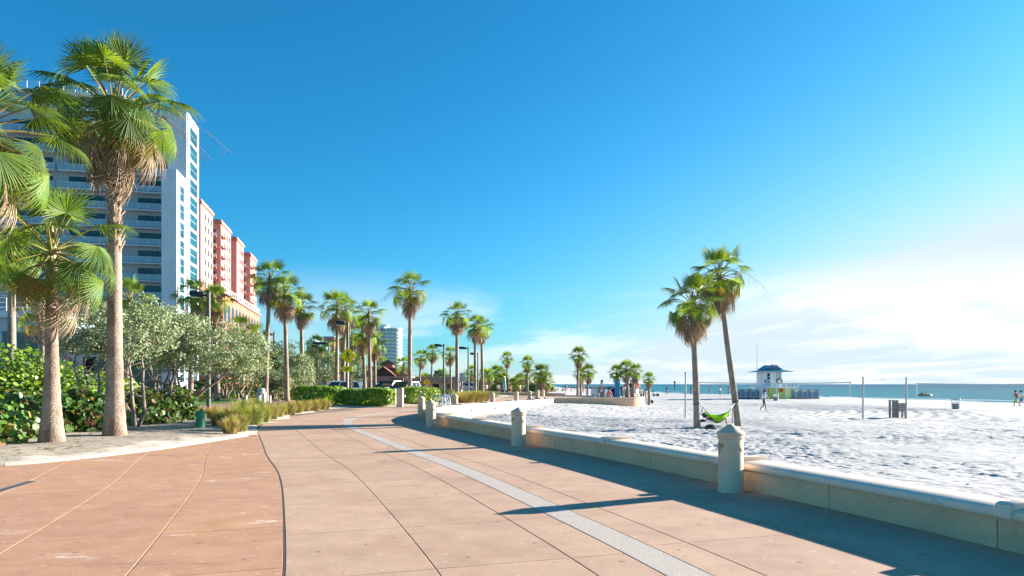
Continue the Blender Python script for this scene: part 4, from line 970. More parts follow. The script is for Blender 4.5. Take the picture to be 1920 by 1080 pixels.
for i, px in enumerate((868, 884, 899, 913)):
    grass_clump(px, 753-i*.8, 1.0, 3.2, 700, '%s reddish grass clump from the left, behind the wall bend bollards' % ordn[i], 240+i, .65, 'far grass strip')
for i, px in enumerate((880, 896, 912)):
    grass_clump(px, 747, .9, 3.2, 600, '%s green grass clump from the left, at the twin palms' % ordn[i], 250+i, .1, 'green grass strip')

# ------------------------------------------------------------------ buildings
def Bx(parent, name, m, x0, x1, y0, y1, z0, z1): return MB().box(x0, x1, y0, y1, z0, z1).build(name, m, parent, smooth=False)
TW = empty('hotel_tower', (-59.6, 125, 0), R(11.5), 'tall white and blue-grey hotel tower with balconies behind the left palms', 'building')
wl_ = Bx(TW, 'end_wing', M['twall'], -3.2, 0, 0, 8.2, 0, 51.8)
V1 = Bx(TW, 'corner_wing', M['twall'], -2.7, -.25, -5.5, -.01, 0, 39.3)
mainb = Bx(TW, 'main_block', M['tgrey'], -48, -3.21, 1.4, 19, 0, 50.5)
Bx(TW, 'roof_slab', M['twall'], -48.6, -3.22, .6, 19.5, 50.51, 51.2)
ph = Bx(TW, 'penthouse', M['bluew'], -47.5, -12, 4.5, 18, 51.21, 54.6)
Bx(TW, 'penthouse_roof', M['twall'], -48, -11.5, 3.6, 18.5, 54.61, 55.1)
mb = MB()
for z in (55.6, 56.1, 56.6): mb.tube([(-47.5, 4, z), (-12, 4, z)], .05, 5)
for i in range(19): x = -47.5+i*1.97; mb.tube([(x, 4, 55.1), (x, 4, 56.6)], .05, 5)
mb.build('roof_railing', M['steel'], TW)
def win_column(parent, x, y0, y1, z0, z1, n, cols, frame=.5):
    """recessed-looking strip of panes on a face turned to +x: raised frame, panes set behind"""
    mb = MB(); mb.box(x, x+.22, y0, y0+frame, z0, z1+frame); mb.box(x, x+.22, y1-frame, y1, z0, z1+frame); mb.box(x, x+.22, y0+frame, y1-frame, z1, z1+frame)
    fr = mb.build('window_frame', M['twall'], parent, smooth=False); h = (z1-z0)/n; w = (y1-y0-2*frame)/cols
    for k in range(n):
        zz = z0+k*h; MB().box(x, x+.16, y0+frame, y1-frame, zz+h-.55, zz+h).build('spandrel', M['twall'], parent, smooth=False)
        for c in range(cols):
            MB().box(x, x+.05, y0+frame+c*w+.06, y0+frame+(c+1)*w-.06, zz+.06, zz+h*.45).build('pane', M['teal'], parent, smooth=False)
            MB().box(x, x+.05, y0+frame+c*w+.06, y0+frame+(c+1)*w-.06, zz+h*.45+.1, zz+h-.6).build('pane', M['teal'], parent, smooth=False)
win_column(TW, .0, .35, 8.0, 2, 50.2, 15, 2, 1.15)
win_column(TW, -.25, -5.1, -.6, 2, 37.6, 11, 1, .9)
for k in range(14):
    z = 4.4+k*3.2
    for (xa, xb, dx0, dx1) in ((-11.6, -2.72, -8.6, -3.0), (-21, -12.6, -20, -14), (-30.5, -21.5, -29, -22.5), (-46, -31, -42, -33)):
        sl_ = Bx(TW, 'balcony', M['twall'], xa, xb, -.6, 1.39, z-.22, z)
        mb = MB(); mb.box(xa+.1, xb-.1, -.52, -.48, z+.12, z+1.0); mb.mi = 1
        mb.box(xa+.05, xb-.05, -.56, -.44, z+1.02, z+1.1)
        for i in range(6): x = xa+.1+i*(xb-xa-.2)/5; mb.box(x-.03, x+.03, -.55, -.45, z, z+1.02)
        mb.box(xb-.12, xb-.06, -.44, 1.35, z+1.0, z+1.08)
        mb.build('railing', [M['rail'], M['twall']], sl_, smooth=False)
        fmb = MB(); fx = xa+1.2+((k*37) % 5)*.8
        fmb.box(fx, fx+.5, .2, .7, z+.001, z+.45); fmb.box(fx, fx+.5, .62, .7, z+.45, z+.9); fmb.box(fx+.9, fx+1.4, .1, .6, z+.001, z+.6)
        fmb.build('balcony_furniture', M['dglass'], sl_, smooth=False)
        w_ = (dx1-dx0)/2
        for i in range(2): Bx(TW, 'glass_door', M['teal'] if (i+k) % 3 else M['dglass'], dx0+i*w_+.06, dx0+(i+1)*w_-.06, 1.3, 1.39, z+.02, z+2.5)
# low podium building with stair at its foot
PD = empty('podium_building', (-47, 72, 0), R(4), 'low grey building with white roof edge and red-brown corner behind the braced palms', 'building')
Bx(PD, 'wall', M['tgrey'], -30, 0, 0, 10, 0, 8.6); Bx(PD, 'roof', M['twall'], -30.5, .6, -.8, 10.5, 8.61, 9.3)
Bx(PD, 'corner_pier', M['coral'], -.1, .5, -.35, -.02, 0, 8.6); Bx(PD, 'canopy', M['twall'], .6, 9, -1, 6, 4.6, 5.1); Bx(PD, 'glazing', M['dglass'], .6, 8.8, 2, 2.3, .2, 4.59)
for i in range(5): Bx(PD, 'window', M['dglass'], -28+i*5.4, -24.5+i*5.4, -.06, -.01, 4.2, 7.2)
mb = MB()
for z in (9.7, 10.2, 10.7): mb.tube([(-30, -.6, z), (.5, -.6, z)], .05, 5)
for i in range(16): mb.tube([(-30+i*2.03, -.6, 9.3), (-30+i*2.03, -.6, 10.7)], .04, 5)
mb.build('railing', M['white'], PD)
SX, SY = AT(122, 58); ST = empty('outdoor_stair', (SX, SY, .1), 0, 'white outdoor stair with grey rails behind the thick palm trunks', 'stairs')
for i in range(9): Bx(ST, 'step', M['white'], i*.36, (i+1)*.36, 0, 2.4, 0, 2.1-.22*i)
for yy_ in (-.05, 2.45):
    mb = MB()
    for k in range(4): mb.tube([(-.2, yy_, 2.35+.27*k), (3.4, yy_, .22+.27*k)], .028, 5)
    for i in range(6): mb.tube([(i*.62, yy_, 2.1-.38*i), (i*.62, yy_, 3.2-.37*i)], .035, 5)
    mb.build('handrail', M['steel'], ST)

PH = empty('pink_hotel', (-89.6, 210, 0), R(11.5), 'pink stepped hotel with balconies beyond the white tower', 'building')
def wing(name, C, w, d, z1, mfront, nb, bx0, bx1, floors=13, cor=True, winrows=True):
    v = Vector((C[0]+89.6, C[1]-210, 0)); v.rotate(Euler((0, 0, -R(11.5)))); ox, oy = v.x, v.y
    wg = Bx(PH, name, mfront, ox-w, ox, oy, oy+d, 0, z1)
    if cor:
        Bx(PH, 'cornice', M['pink_sun'], ox-w-.3, ox+.45, oy-.45, oy+d+.4, z1+.01, z1+.7); Bx(PH, 'parapet', M['pink_sun'], ox-w, ox+.15, oy-.15, oy+d, z1+.71, z1+1.3)
    Bx(PH, 'sun_side_skin', M['pink_sun'], ox+.005, ox+.12, oy+.25, oy+d, 0, z1-.05)  # thin skin: same wall, light evened out by a darker pink on the sun side
    for k in range(floors):
        z = z1-4.0-k*3.2
        if z < 18: break
        if nb:
            b = Bx(PH, 'balcony', M['pink_sun'], ox+bx0, ox+bx1, oy-1.3, oy-.01, z-.25, z)
            mb = MB(); mb.box(ox+bx0, ox+bx1, oy-1.3, oy-1.22, z+.001, z+.95); mb.build('balustrade', M['white'], b, smooth=False)
            Bx(PH, 'balcony_door', M['dglass'], ox+bx0+.4, ox+bx1-.5, oy-.07, oy-.005, z+.05, z+2.3)
            mb = MB(); mb.box(ox+.125, ox+1.2, oy+.6, oy+3.0, z-.25, z); mb.box(ox+1.12, ox+1.2, oy+.6, oy+3.0, z, z+.95); mb.build('side_balcony', M['pink_sun'], PH, smooth=False)
        if winrows:
            for c in range(3):
                yy_ = oy+4.6+c*(d-6)/2.4
                if yy_ < oy+d-1: Bx(PH, 'window', M['dglass'], ox+.125, ox+.19, yy_, yy_+1.2, z+.5, z+2.1)
wing('wing', (-86.7, 190), 16, 14.5, 52.0, M['pink'], False, 0, 0)
wing('wing', (-89.6, 210), 20, 14.6, 51.0, M['coral'], True, -6.2, -1.0)
wing('wing', (-92.0, 228), 20, 12, 49.6, M['pink'], False, 0, 0)
wing('wing', (-94.0, 245), 22, 12.7, 47.6, M['coral'], True, -5.6, -1.2)
v = Vector((-80.5+89.6, 190-210, 0)); v.rotate(Euler((0, 0, -R(11.5)))); ox, oy = v.x, v.y
Bx(PH, 'arcade', M['arcade'], ox-9, ox, oy, oy+62, 0, 26.8); Bx(PH, 'arcade_cornice', M['pink_sun'], ox-9, ox+.5, oy-.4, oy+62.3, 26.81, 27.4)
for i in range(20):
    mb = MB(); mb.box(ox+.02, ox+.3, oy+.4+i*3.1, oy+.75+i*3.1, 27.41, 28.6); mb.build('baluster', M['white'], PH, smooth=False)
MB().box(ox, ox+.3, oy, oy+62, 28.61, 28.9).build('handrail', M['white'], PH, smooth=False)
for i in range(11):
    y0_ = oy+1.2+i*5.5
    for zb in (19.5, 12):
        poly = [(y0_, zb), (y0_+3.4, zb), (y0_+3.4, zb+3.6)]+[(y0_+1.7+1.7*math.cos(a), zb+3.6+1.5*math.sin(a)) for a in [math.pi*k/8 for k in range(1, 8)]]+[(y0_, zb+3.6)]
        MB().prism(poly, 'x', ox+.01, ox+.08).build('arch_window', M['dglass'], PH, smooth=False)
for i, yy_ in enumerate((oy-1.5, oy+10)):
    MB().add([(ox-3, yy_, 27.6), (ox+1.6, yy_, 26.3), (ox+1.6, yy_+5, 26.3), (ox-3, yy_+5, 27.6), (ox-3, yy_, 28.2), (ox+1.6, yy_, 26.5), (ox+1.6, yy_+5, 26.5), (ox-3, yy_+5, 28.2)], [(0,3,2,1),(4,5,6,7),(0,1,5,4),(1,2,6,5),(2,3,7,6),(3,0,4,7)]).build('awning', M['blue'], PH, smooth=False)

# round white condominium, far
x, y = AT(737, 600); RC = empty('round_condominium', (x, y, 0), 0, 'distant round white condominium with ring balconies behind the lone tall palm', 'building')
MB().lathe([(7.6, 0), (7.6, 49.6)], 28).build('core', M['condo'], RC, ang=20)
for k in range(16):
    z = 2+k*3.05; b = MB().lathe([(7.7, z-.3), (8.6, z-.3), (8.6, z+.0), (7.7, z+.0)], 28).build('balcony_ring', M['white'], RC)
    MB().lathe([(8.5, z+.01), (8.5, z+.9), (8.42, z+.9), (8.42, z+.01)], 28).build('railing', M['rail'], b)
MB().lathe([(8.7, 49.61), (8.7, 50.4)], 28).build('roof', M['white'], RC)
Bx(RC, 'flat_wing', M['twall'], -15, -6.5, -3.5, 9, 0, 52); Bx(RC, 'roof_box', M['white'], -12, -4.5, 0, 8, 52.01, 54)
for k in range(16):
    for i in range(2): Bx(RC, 'window', M['dglass'], -13.4+i*3.6, -11.6+i*3.6, -3.6, -3.51, 2.5+k*3.05, 4.3+k*3.05)
for px, D, w, top, lab in ((596, 520, 12, 652, 'distant blue glass tower seen between the palm trunks'), (617, 640, 10, 632, 'distant pinkish slab tower top behind the thin lamp post'), (583, 560, 7, 640, 'distant cream tower edge left of the blue tower')):
    x, y = AT(px, D); h = CAM_H+(720-top)/F*D; m = M['bluew'] if 'blue glass' in lab else (M['pink_sun'] if 'pink' in lab else M['cream'])
    t_ = empty('far_tower', (x, y, 0), 0, lab, 'building'); Bx(t_, 'wall', m, -w/2, w/2, 0, 14, 0, h); Bx(t_, 'roof', M['twall'], -w/2-.3, w/2+.3, -.3, 14.3, h+.01, h+.8)
    for k in range(int(h/3.2)-1):
        for i in range(3): Bx(t_, 'window', M['dglass'], -w/2+w*(.1+.3*i), -w/2+w*(.3+.3*i), -.12, -.01, 2+k*3.2, 3.7+k*3.2)
x, y = AT(822, 620); t_ = empty('far_building', (x, y, 0), 0, 'distant flat blue-green building above the brown roof', 'building'); Bx(t_, 'wall', M['teal'], -14, 10, 0, 15, 0, 10.5); Bx(t_, 'roof_block', M['teal'], -4, 6, 2, 10, 10.51, 14)

# pavilion with red hip roof
x, y = AT(727, 118); PV = empty('pavilion', (x, y, .1), 0, 'pink arched pavilion with red tiled roof and cupola beside the road', 'pavilion')
def arch_wall(x0, x1, y0, y1, h, aw, ah):
    cx_ = (x0+x1)/2; poly = [(x0, 0), (cx_-aw, 0), (cx_-aw, ah)]+[(cx_+aw*math.cos(a), ah+aw*.55*math.sin(a)) for a in [math.pi-math.pi*k/8 for k in range(1, 8)]]+[(cx_+aw, ah), (cx_+aw, 0), (x1, 0), (x1, h), (x0, h)]
    return MB().prism(poly, 'y', y0, y1)
arch_wall(-3.0, .4, 0, .5, 2.7, 1.15, 1.5).build('arch_wall', M['pink'], PV, smooth=False); arch_wall(.42, 3.2, 0, .5, 2.7, .9, 1.5).build('arch_wall', M['pink_sun'], PV, smooth=False)
for px_ in (-3.3, 3.22): Bx(PV, 'pier', M['pink'], px_-.25, px_+.25, -.1, 5, 0, 2.71)
Bx(PV, 'back_wall', M['cream'], -3, 3, 4.6, 5, 0, 2.7)
Bx(PV, 'eave_beam', M['white'], -4.0, 3.9, -.5, 5.6, 2.72, 2.9)
def hip(mb, x0, x1, y0, y1, z0, z1, ix, iy):
    mb.add([(x0,y0,z0),(x1,y0,z0),(x1,y1,z0),(x0,y1,z0),(x0+ix,y0+iy,z1),(x1-ix,y0+iy,z1),(x1-ix,y1-iy,z1),(x0+ix,y1-iy,z1)], [(0,3,2,1),(4,5,6,7),(0,1,5,4),(1,2,6,5),(2,3,7,6),(3,0,4,7)]); return mb
rf = hip(MB(), -4.1, 4.0, -.6, 5.7, 2.91, 4.5, 3.3, 2.6).build('roof', M['roofred'], PV, smooth=False)
MB().prism([(-2.6, 2.92), (1.4, 2.92), (-.6, 4.35)], 'y', -1.0, .4).build('gable', M['roofbrown'], rf, smooth=False)
mb = MB()
for sx, ex in ((-2.75, -.6), (1.55, -.6)): mb.add([(sx, -1.15, 2.88), (ex, -1.15, 4.5), (ex, 1.6, 4.5), (sx, .6, 2.88), (sx, -1.15, 3.0), (ex, -1.15, 4.62), (ex, 1.6, 4.62), (sx, .6, 3.0)], [(0,3,2,1),(4,5,6,7),(0,1,5,4),(1,2,6,5),(2,3,7,6),(3,0,4,7)])
mb.build('gable_tiles', M['roofred'], rf, smooth=False)
Bx(PV, 'cupola', M['pink_sun'], -1.3, .6, 1.5, 3.4, 4.4, 5.05); hip(MB(), -1.7, 1.0, 1.1, 3.8, 5.06, 5.9, 1.3, 1.3).build('cupola_roof', M['roofred'], PV, smooth=False)
x, y = AT(803, 128); BR = empty('brown_roof_building', (x, y, .1), 0, 'long low cream building with dark brown roof right of the pavilion', 'building')
Bx(BR, 'wall', M['cream'], -5.2, 6, 0, 6, 0, 1.9); hip(MB(), -5.7, 6.4, -.6, 6.6, 1.91, 3.0, 1.2, 3).build('roof', M['roofbrown'], BR, smooth=False)
for i in range(4): Bx(BR, 'window', M['dglass'], -4.6+i*2.7, -3.4+i*2.7, -.05, -.01, .5, 1.6)
DP = [AT(935, 104), AT(968, 103), AT(1005, 100), AT(1035, 96), AT(1060, 92)]
mb = MB()
for (a, b) in zip(DP[:-1], DP[1:]): mb.add([(a[0], a[1], -.3), (b[0], b[1], -.3), (b[0], b[1]+.5, -.3), (a[0], a[1]+.5, -.3), (a[0], a[1], .42), (b[0], b[1], .42), (b[0], b[1]+.5, .42), (a[0], a[1]+.5, .42)], [(0,3,2,1),(4,5,6,7),(0,1,5,4),(1,2,6,5),(2,3,7,6),(3,0,4,7)])
tag(mb.build('far_wall', M['block'], smooth=False), 'shaded low wall closing the far end of the promenade', 'wall')

# ------------------------------------------------------------------ street furniture
def lamp(px, D, top, label, z0=.1, head=1.05, tilt=0):
    x, y = AT(px, D); h = CAM_H+(720-top)/F*D-z0; root = empty('street_lamp', (x, y, z0), 0, label, 'street lamp', 'dark promenade lamp posts')
    mb = MB(); mb.lathe([(.19, -.1), (.19, .12), (.12, .16), (.115, h*.6), (.10, h)], 14); mb.build('post', M['pole'], root)
    mb = MB(); mb.tube([(0, 0, h-.22), (-.32, 0, h-.16)], .06, 8); mb.build('arm', M['black'], root)
    mb = MB(); s = .17; mb.add([(-.28, -s, h-.30), (-.28, s, h-.30), (-.28, s, h-.02), (-.28, -s, h-.02), (-head, -s*1.15, h-.20), (-head, s*1.15, h-.20), (-head, s*.9, h+.06), (-head, -s*.9, h+.06), (-head*.72, -s*1.25, h-.27), (-head*.72, s*1.25, h-.27), (-head*.72, s, h+.09), (-head*.72, -s, h+.09)],
        [(0,1,2,3), (0,8,9,1), (1,9,10,2), (2,10,11,3), (3,11,8,0), (8,4,5,9), (9,5,6,10), (10,6,7,11), (11,7,4,8), (4,7,6,5)]); hd = mb.build('lamp_head', M['black'], root, smooth=False)
    mb = MB(); mb.box(-head*.95, -head*.5, -.13, .13, h-.30, h-.275); mb.build('lens', M['lamp'], hd, smooth=False)
    mb = MB(); mb.lathe([(.12, h), (.10, h+.06), (.02, h+.09)], 12); mb.build('post_cap', M['black'], root)
    return root
lamp(391, 39.5, 548, 'nearest tall dark lamp post rising from the silvery tree on the left')
L2 = lamp(514, 74, 624, 'second lamp post, carrying a square sign back halfway up, behind the grasses', head=1.2)
lamp(652, 58.5, 603, 'lamp post directly above the yellow pedestrian crossing sign', head=1.0)
lamp(616, 88, 642, 'thin pale lamp post in front of the distant blue tower', head=2.0)
lamp(832, 92, 646, 'left one of the promenade lamp posts right of the lone tall palm', head=1.25)
lamp(878, 98, 651, 'middle one of the promenade lamp posts, next to the speed limit sign', head=1.35)
lamp(896, 112, 662, 'right one of the promenade lamp posts, hidden between the twin palm trunks', head=1.3)
lamp(705, 120, 688, 'small far lamp post in front of the pavilion', head=.9)
MB().box(-.45, .45, -.18, -.14, 3.1, 4.6).build('sign_back', M['black'], L2, smooth=False)
MB().box(-.5, .6, -.2, -.12, 2.4, 2.85).build('control_box', M['grey'], L2, smooth=False)

def poly_plate(pts, y0, y1, name, m, parent): return MB().prism(pts, 'y', y0, y1).build(name, m, parent, smooth=False)
def ped_sign(px, D, py, s, label, arrow=True):
    x, y = AT(px, D); zc = CAM_H+(720-py)/F*D; root = empty('crossing_sign', (x, y, .1), 0, label, 'sign'); zc -= .1
    mb = MB(); mb.tube([(0, .06, -.1), (0, .06, zc+s*.8)], .035, 8); mb.build('post', M['steel'], root)
    plate = poly_plate([(-s, zc), (0, zc-s), (s, zc), (0, zc+s)], -.02, .02, 'diamond_plate', M['yellow'], root)
    for (a, b) in (((-1, 0), (0, -1)), ((0, -1), (1, 0)), ((1, 0), (0, 1)), ((0, 1), (-1, 0))):
        q = [(a[0]*s*k, zc+a[1]*s*k) for k in (.93, .89)]; q2 = [(b[0]*s*k, zc+b[1]*s*k) for k in (.89, .93)]
        poly_plate([q[0], q[1], q2[0], q2[1]], -.0265, -.0205, 'border', M['black'], plate)
    S = s*.62; P = lambda L_: [(u*S, zc+v*S) for u, v in L_]
    poly_plate(P([(.02+.13*math.cos(a), .82+.13*math.sin(a)) for a in [2*math.pi*k/12 for k in range(12)]]), -.0265, -.0205, 'figure_head', M['black'], plate)
    for L_ in ([(-.16, .62), (-.14, .05), (.14, .05), (.2, .58), (.05, .66)], [(-.14, .06), (.04, .06), (-.12, -.38), (-.36, -.86), (-.5, -.8), (-.28, -.34)], [(.0, .06), (.14, .06), (.26, -.36), (.34, -.86), (.18, -.88), (.1, -.36)],
               [(-.16, .62), (-.12, .46), (-.3, .2), (-.52, .12), (-.54, .22), (-.36, .34)], [(.2, .58), (.16, .42), (.34, .2), (.5, .02), (.58, .1), (.42, .34)]):
        poly_plate(P(L_), -.028-.0004*abs(L_[0][0]), -.0205, 'figure_limb', M['black'], plate)
    if arrow:
        z2 = zc-s*1.62; w = s*.62; h = s*.34
        p2 = poly_plate([(-w, z2-h), (w, z2-h), (w, z2+h), (-w, z2+h)], -.02, .02, 'arrow_plate', M['yellow'], root)
        poly_plate([(-.36*s, z2-.22*s), (-.06*s, z2-.20*s), (-.14*s, z2-.11*s), (.30*s, z2+.15*s), (.24*s, z2+.24*s), (-.2*s, z2-.02*s), (-.26*s, z2+.08*s)], -.027, -.0205, 'arrow', M['black'], p2)
    return root
cs_ = ped_sign(652, 53.5, 667, .64, 'yellow diamond pedestrian crossing sign with arrow plate in the left middle')
x, y = AT(657, 54.0); ws = empty('wooden_sign_post', (x, y, .1), 0, 'brown post with stacked tan wooden boards under the crossing sign', 'sign')
MB().box(-.09, .09, -.09, .09, -.1, 2.3).build('post', M['bark'], ws, smooth=False)
for k in range(5): MB().box(-.22+.03*(k % 2), .24, -.13, -.095, .85+.30*k, 1.08+.30*k).build('board', M['wood_t'], ws, smooth=False)
ped_sign(800, 125, 716.5, .62, 'small far yellow diamond crossing sign in front of the brown roof', arrow=False)
def text_mesh(body, size, m, parent, loc, name='lettering'):
    cu = bpy.data.curves.new(name, 'FONT'); cu.body = body; cu.size = size; cu.align_x = 'CENTER'; cu.align_y = 'CENTER'; cu.extrude = .004
    t_ = bpy.data.objects.new(name, cu); COL.objects.link(t_); dg = bpy.context.evaluated_depsgraph_get(); me = bpy.data.meshes.new_from_object(t_.evaluated_get(dg))
    bpy.data.objects.remove(t_); me.materials.clear(); me.materials.append(m); return link(name, me, parent, loc, (R(90), 0, 0))
x, y = AT(867, 110); sp_ = empty('speed_limit_sign', (x, y, .1), 0, 'white speed limit 20 sign beside the promenade lamp post', 'sign')
MB().tube([(0, .05, -.1), (0, .05, 3.3)], .04, 8).build('post', M['steel'], sp_)
pl = MB().box(-.5, .5, -.02, .02, 1.95, 3.35).build('plate', M['white'], sp_, smooth=False)
text_mesh('SPEED', .26, M['black'], pl, (0, -.025, 3.14)); text_mesh('LIMIT', .26, M['black'], pl, (0, -.025, 2.88)); text_mesh('20', .85, M['black'], pl, (0, -.025, 2.38))

# green utility post, bins, pillars, small posts, rack
x, y, _ = G(376, 804, .08); up = empty('utility_post', (x, y, gz(x, y)-.03), 0, 'short green cylindrical utility post in the sandy bed', 'utility post')
MB().lathe([(.165, 0), (.165, .54), (.155, .56)], 24).build('body', M['utility'], up); MB().lathe([(.172, .561), (.172, .60), (.15, .635), (.06, .65)], 24).build('lid', M['utility'], up)
x, y, _ = G(490, 756, .15); tb = empty('litter_bin', (x, y, .15), 0, 'grey ribbed round litter bin on the path behind the grasses', 'litter bin')
MB().lathe([(.36, 0), (.38, .1), (.40, .40), (.37, .78), (.36, .8)], 20).build('body', M['stone'], tb); MB().lathe([(.40, .801), (.40, .86), (.30, .9), (.30, 1.12), (.22, 1.2), (.1, 1.22)], 20).build('lid', M['stone'], tb)
for k in range(10):
    a = 2*math.pi*k/10; MB().tube([(.385*math.cos(a), .385*math.sin(a), .05), (.41*math.cos(a), .41*math.sin(a), .4), (.38*math.cos(a), .38*math.sin(a), .76)], .03, 5).build('rib', M['stone'], tb)
for i, (px, py, w, h, m, lab) in enumerate([(737, 760.5, .42, 1.35, 'stone', 'grey shaded gate pillar between the two hedges, left one'), (750, 763, .46, 1.42, 'bollard', 'pale sunlit stone pillar between the two hedges, right one')]):
    x, y, _ = G(px, py, .0); gp = empty('stone_pillar', (x, y, 0), 0, lab, 'pillar')
    for k in range(4): MB().box(-w/2+.004*(k % 2), w/2, -w/2, w/2-.004*(k % 2), k*h*.23+.004, (k+1)*h*.23).build('stone_course', M[m], gp, smooth=False)
    hip(MB(), -w/2-.04, w/2+.04, -w/2-.04, w/2+.04, h*.925, h, .1, .1).build('coping', M[m], gp, smooth=False)
for i, (px, lab) in enumerate([(462, 'left'), (487, 'middle'), (507, 'right')]):
    x, y, _ = G(px, 762, .12); tag(MB().lathe([(.05, 0), (.05, .75), (.03, .8)], 10).build('marker_post', M['white'], None, (x, y, .1)), 'thin white marker post above the grasses, %s of three' % lab, 'post', 'marker posts')
x, y = AT(822, 50); rk = empty('bicycle_rack', (x, y, 0), R(70), 'looped metal bicycle rack behind the bollard pair', 'bicycle rack')
for k in range(7):
    pts = [(k*.42, -.35, 0), (k*.42, -.35, .55)]+[(k*.42, -.35*math.cos(a), .55+.33*math.sin(a)) for a in [math.pi*j/6 for j in range(1, 6)]]+[(k*.42, .35, .55), (k*.42, .35, 0)]
    MB().tube(pts, .03, 6).build('loop', M['steel'], rk)
# bicycle leaning at the rack
x, y = AT(836, 49.5); bi = empty('bicycle', (x, y, 0), R(62), 'blue bicycle parked at the end of the rack', 'bicycle')
for xx in (-.52, .52):
    wmb = MB(); wmb.tube([(xx+.32*math.cos(a), 0, .34+.32*math.sin(a)) for a in [2*math.pi*k/18 for k in range(19)]], .022, 6, cap=False); w_ = wmb.build('wheel', M['tyre'], bi)
    for k in range(6): a = math.pi*k/6; MB().tube([(xx-.3*math.cos(a), 0, .34-.3*math.sin(a)), (xx+.3*math.cos(a), 0, .34+.3*math.sin(a))], .004, 4).build('spoke', M['steel'], w_)
fm = MB()
for a, b in (((-.52, .34), (-.15, .86)), ((-.52, .34), (-.06, .32)), ((-.06, .32), (-.18, .92)), ((-.06, .32), (.38, .82)), ((-.15, .82), (.36, .88)), ((.52, .34), (.34, 1.0))): fm.tube([(a[0], 0, a[1]), (b[0], 0, b[1])], .02, 6)
fm.build('frame', M['bluep'], bi); MB().box(-.32, -.06, -.07, .07, .93, .99).build('saddle', M['black'], bi, smooth=False); MB().tube([(.3, -.28, 1.02), (.38, 0, 1.02), (.3, .28, 1.02)], .016, 6).build('handlebar', M['black'], bi)

# ------------------------------------------------------------------ vehicles
def car(px, D, rz, paint, label, cat='car', kind='suv', z0=.19):
    x, y = AT(px, D); root = empty('parked_'+cat, (x, y, z0), rz, label, cat); W_ = .92
    prof = {'suv': [(-2.3, .42), (2.25, .42), (2.32, .7), (2.25, .98), (1.15, 1.12), (-2.25, 1.1), (-2.36, .8)], 'pickup': [(-2.7, .5), (2.55, .5), (2.62, .8), (2.55, 1.1), (1.3, 1.2), (-2.7, 1.15)]}[kind]
    MB().prism(prof, 'y', -W_, W_).build('body', paint, root, smooth=False)
    cab = {'suv': ((1.12, .35, -2.0, -2.28), 1.121, 1.78), 'pickup': ((1.28, .55, -.75, -.95), 1.201, 1.92)}[kind]; (xa, xb, xc, xd), z0_, z1_ = cab
    t_ = .12
    MB().add([(xa, -W_+.03, z0_), (xd, -W_+.03, z0_), (xd, W_-.03, z0_), (xa, W_-.03, z0_), (xb, -W_+.18, z1_), (xc, -W_+.18, z1_), (xc, W_-.18, z1_), (xb, W_-.18, z1_)], [(0,1,2,3),(7,6,5,4),(0,4,5,1),(1,5,6,2),(2,6,7,3),(3,7,4,0)]).build('cabin', paint, root, smooth=False)
    def lerp(a, b, u): return a+(b-a)*u
    for sg in (-1, 1):
        for (u0, u1) in ((.05, .36), (.39, .68), (.71, .95)) if kind == 'suv' else ((.06, .5), (.55, .94)):
            v = []
            for u, h in ((u0, .12), (u1, .12), (u1, .86), (u0, .86)):
                xx = lerp(lerp(xa, xd, u), lerp(xb, xc, u), h); yy_ = sg*(lerp(W_-.03, W_-.18, h)+.006); v.append((xx, yy_, lerp(z0_, z1_, h)))
            MB().add(v, [(0, 1, 2, 3)]).build('side_window', M['dglass'], root, smooth=False)
    for nm, A, B, dx in (('windscreen', xa, xb, .012), ('rear_window', xd, xc, -.012)):
        v = [];
        for yv, h in ((-1, .1), (1, .1), (1, .9), (-1, .9)): v.append((lerp(A, B, h)+dx, yv*(lerp(W_-.03, W_-.18, h)-.1), lerp(z0_, z1_, h)))
        MB().add(v, [(0, 1, 2, 3)]).build(nm, M['dglass'], root, smooth=False)
    if kind == 'pickup': MB().box(-2.55, -1.05, -W_+.1, W_-.1, 1.151, 1.17).build('cargo_bed', M['black'], root, smooth=False)
    for wx in (-1.45, 1.45):
        for sg in (-1, 1):
            w_ = MB().tube([(wx, sg*(W_-.16), .36), (wx, sg*(W_+.02), .36)], .36, 18).build('wheel', M['tyre'], root); MB().tube([(wx, sg*(W_+.0), .36), (wx, sg*(W_+.035), .36)], .21, 14).build('rim', M['steel'], w_)
    xf = prof[2][0]
    for sg in (-1, 1):
        MB().box(xf-.12, xf+.01, sg*.72-.16, sg*.72+.16, .72, .88).build('headlight', M['lamp'], root, smooth=False); MB().box(prof[0][0]-.06, prof[0][0]+.1, sg*.75-.12, sg*.75+.12, .75, 1.0).build('tail_light', M['red'], root, smooth=False)
        MB().box(xa-.25, xa-.05, sg*(W_+.1)-.09, sg*(W_+.1)+.09, z0_-.05, z0_+.14).build('side_mirror', paint, root, smooth=False)
    return root
car(626, 60, R(205), M['carw'], 'white SUV parked behind the bright green hedge left of the crossing sign')
car(757, 72, R(250), M['cart'], 'dark teal SUV parked behind the stone pillars')
car(736, 84, R(240), M['carb'], 'dark pickup truck parked in front of the pavilion', 'pickup', 'pickup')
car(716, 95, R(200), M['carb'], 'dark SUV seen between the trunk cluster and the pavilion')
car(868, 130, R(180), M['carw'], 'far white car behind the promenade lamp posts')

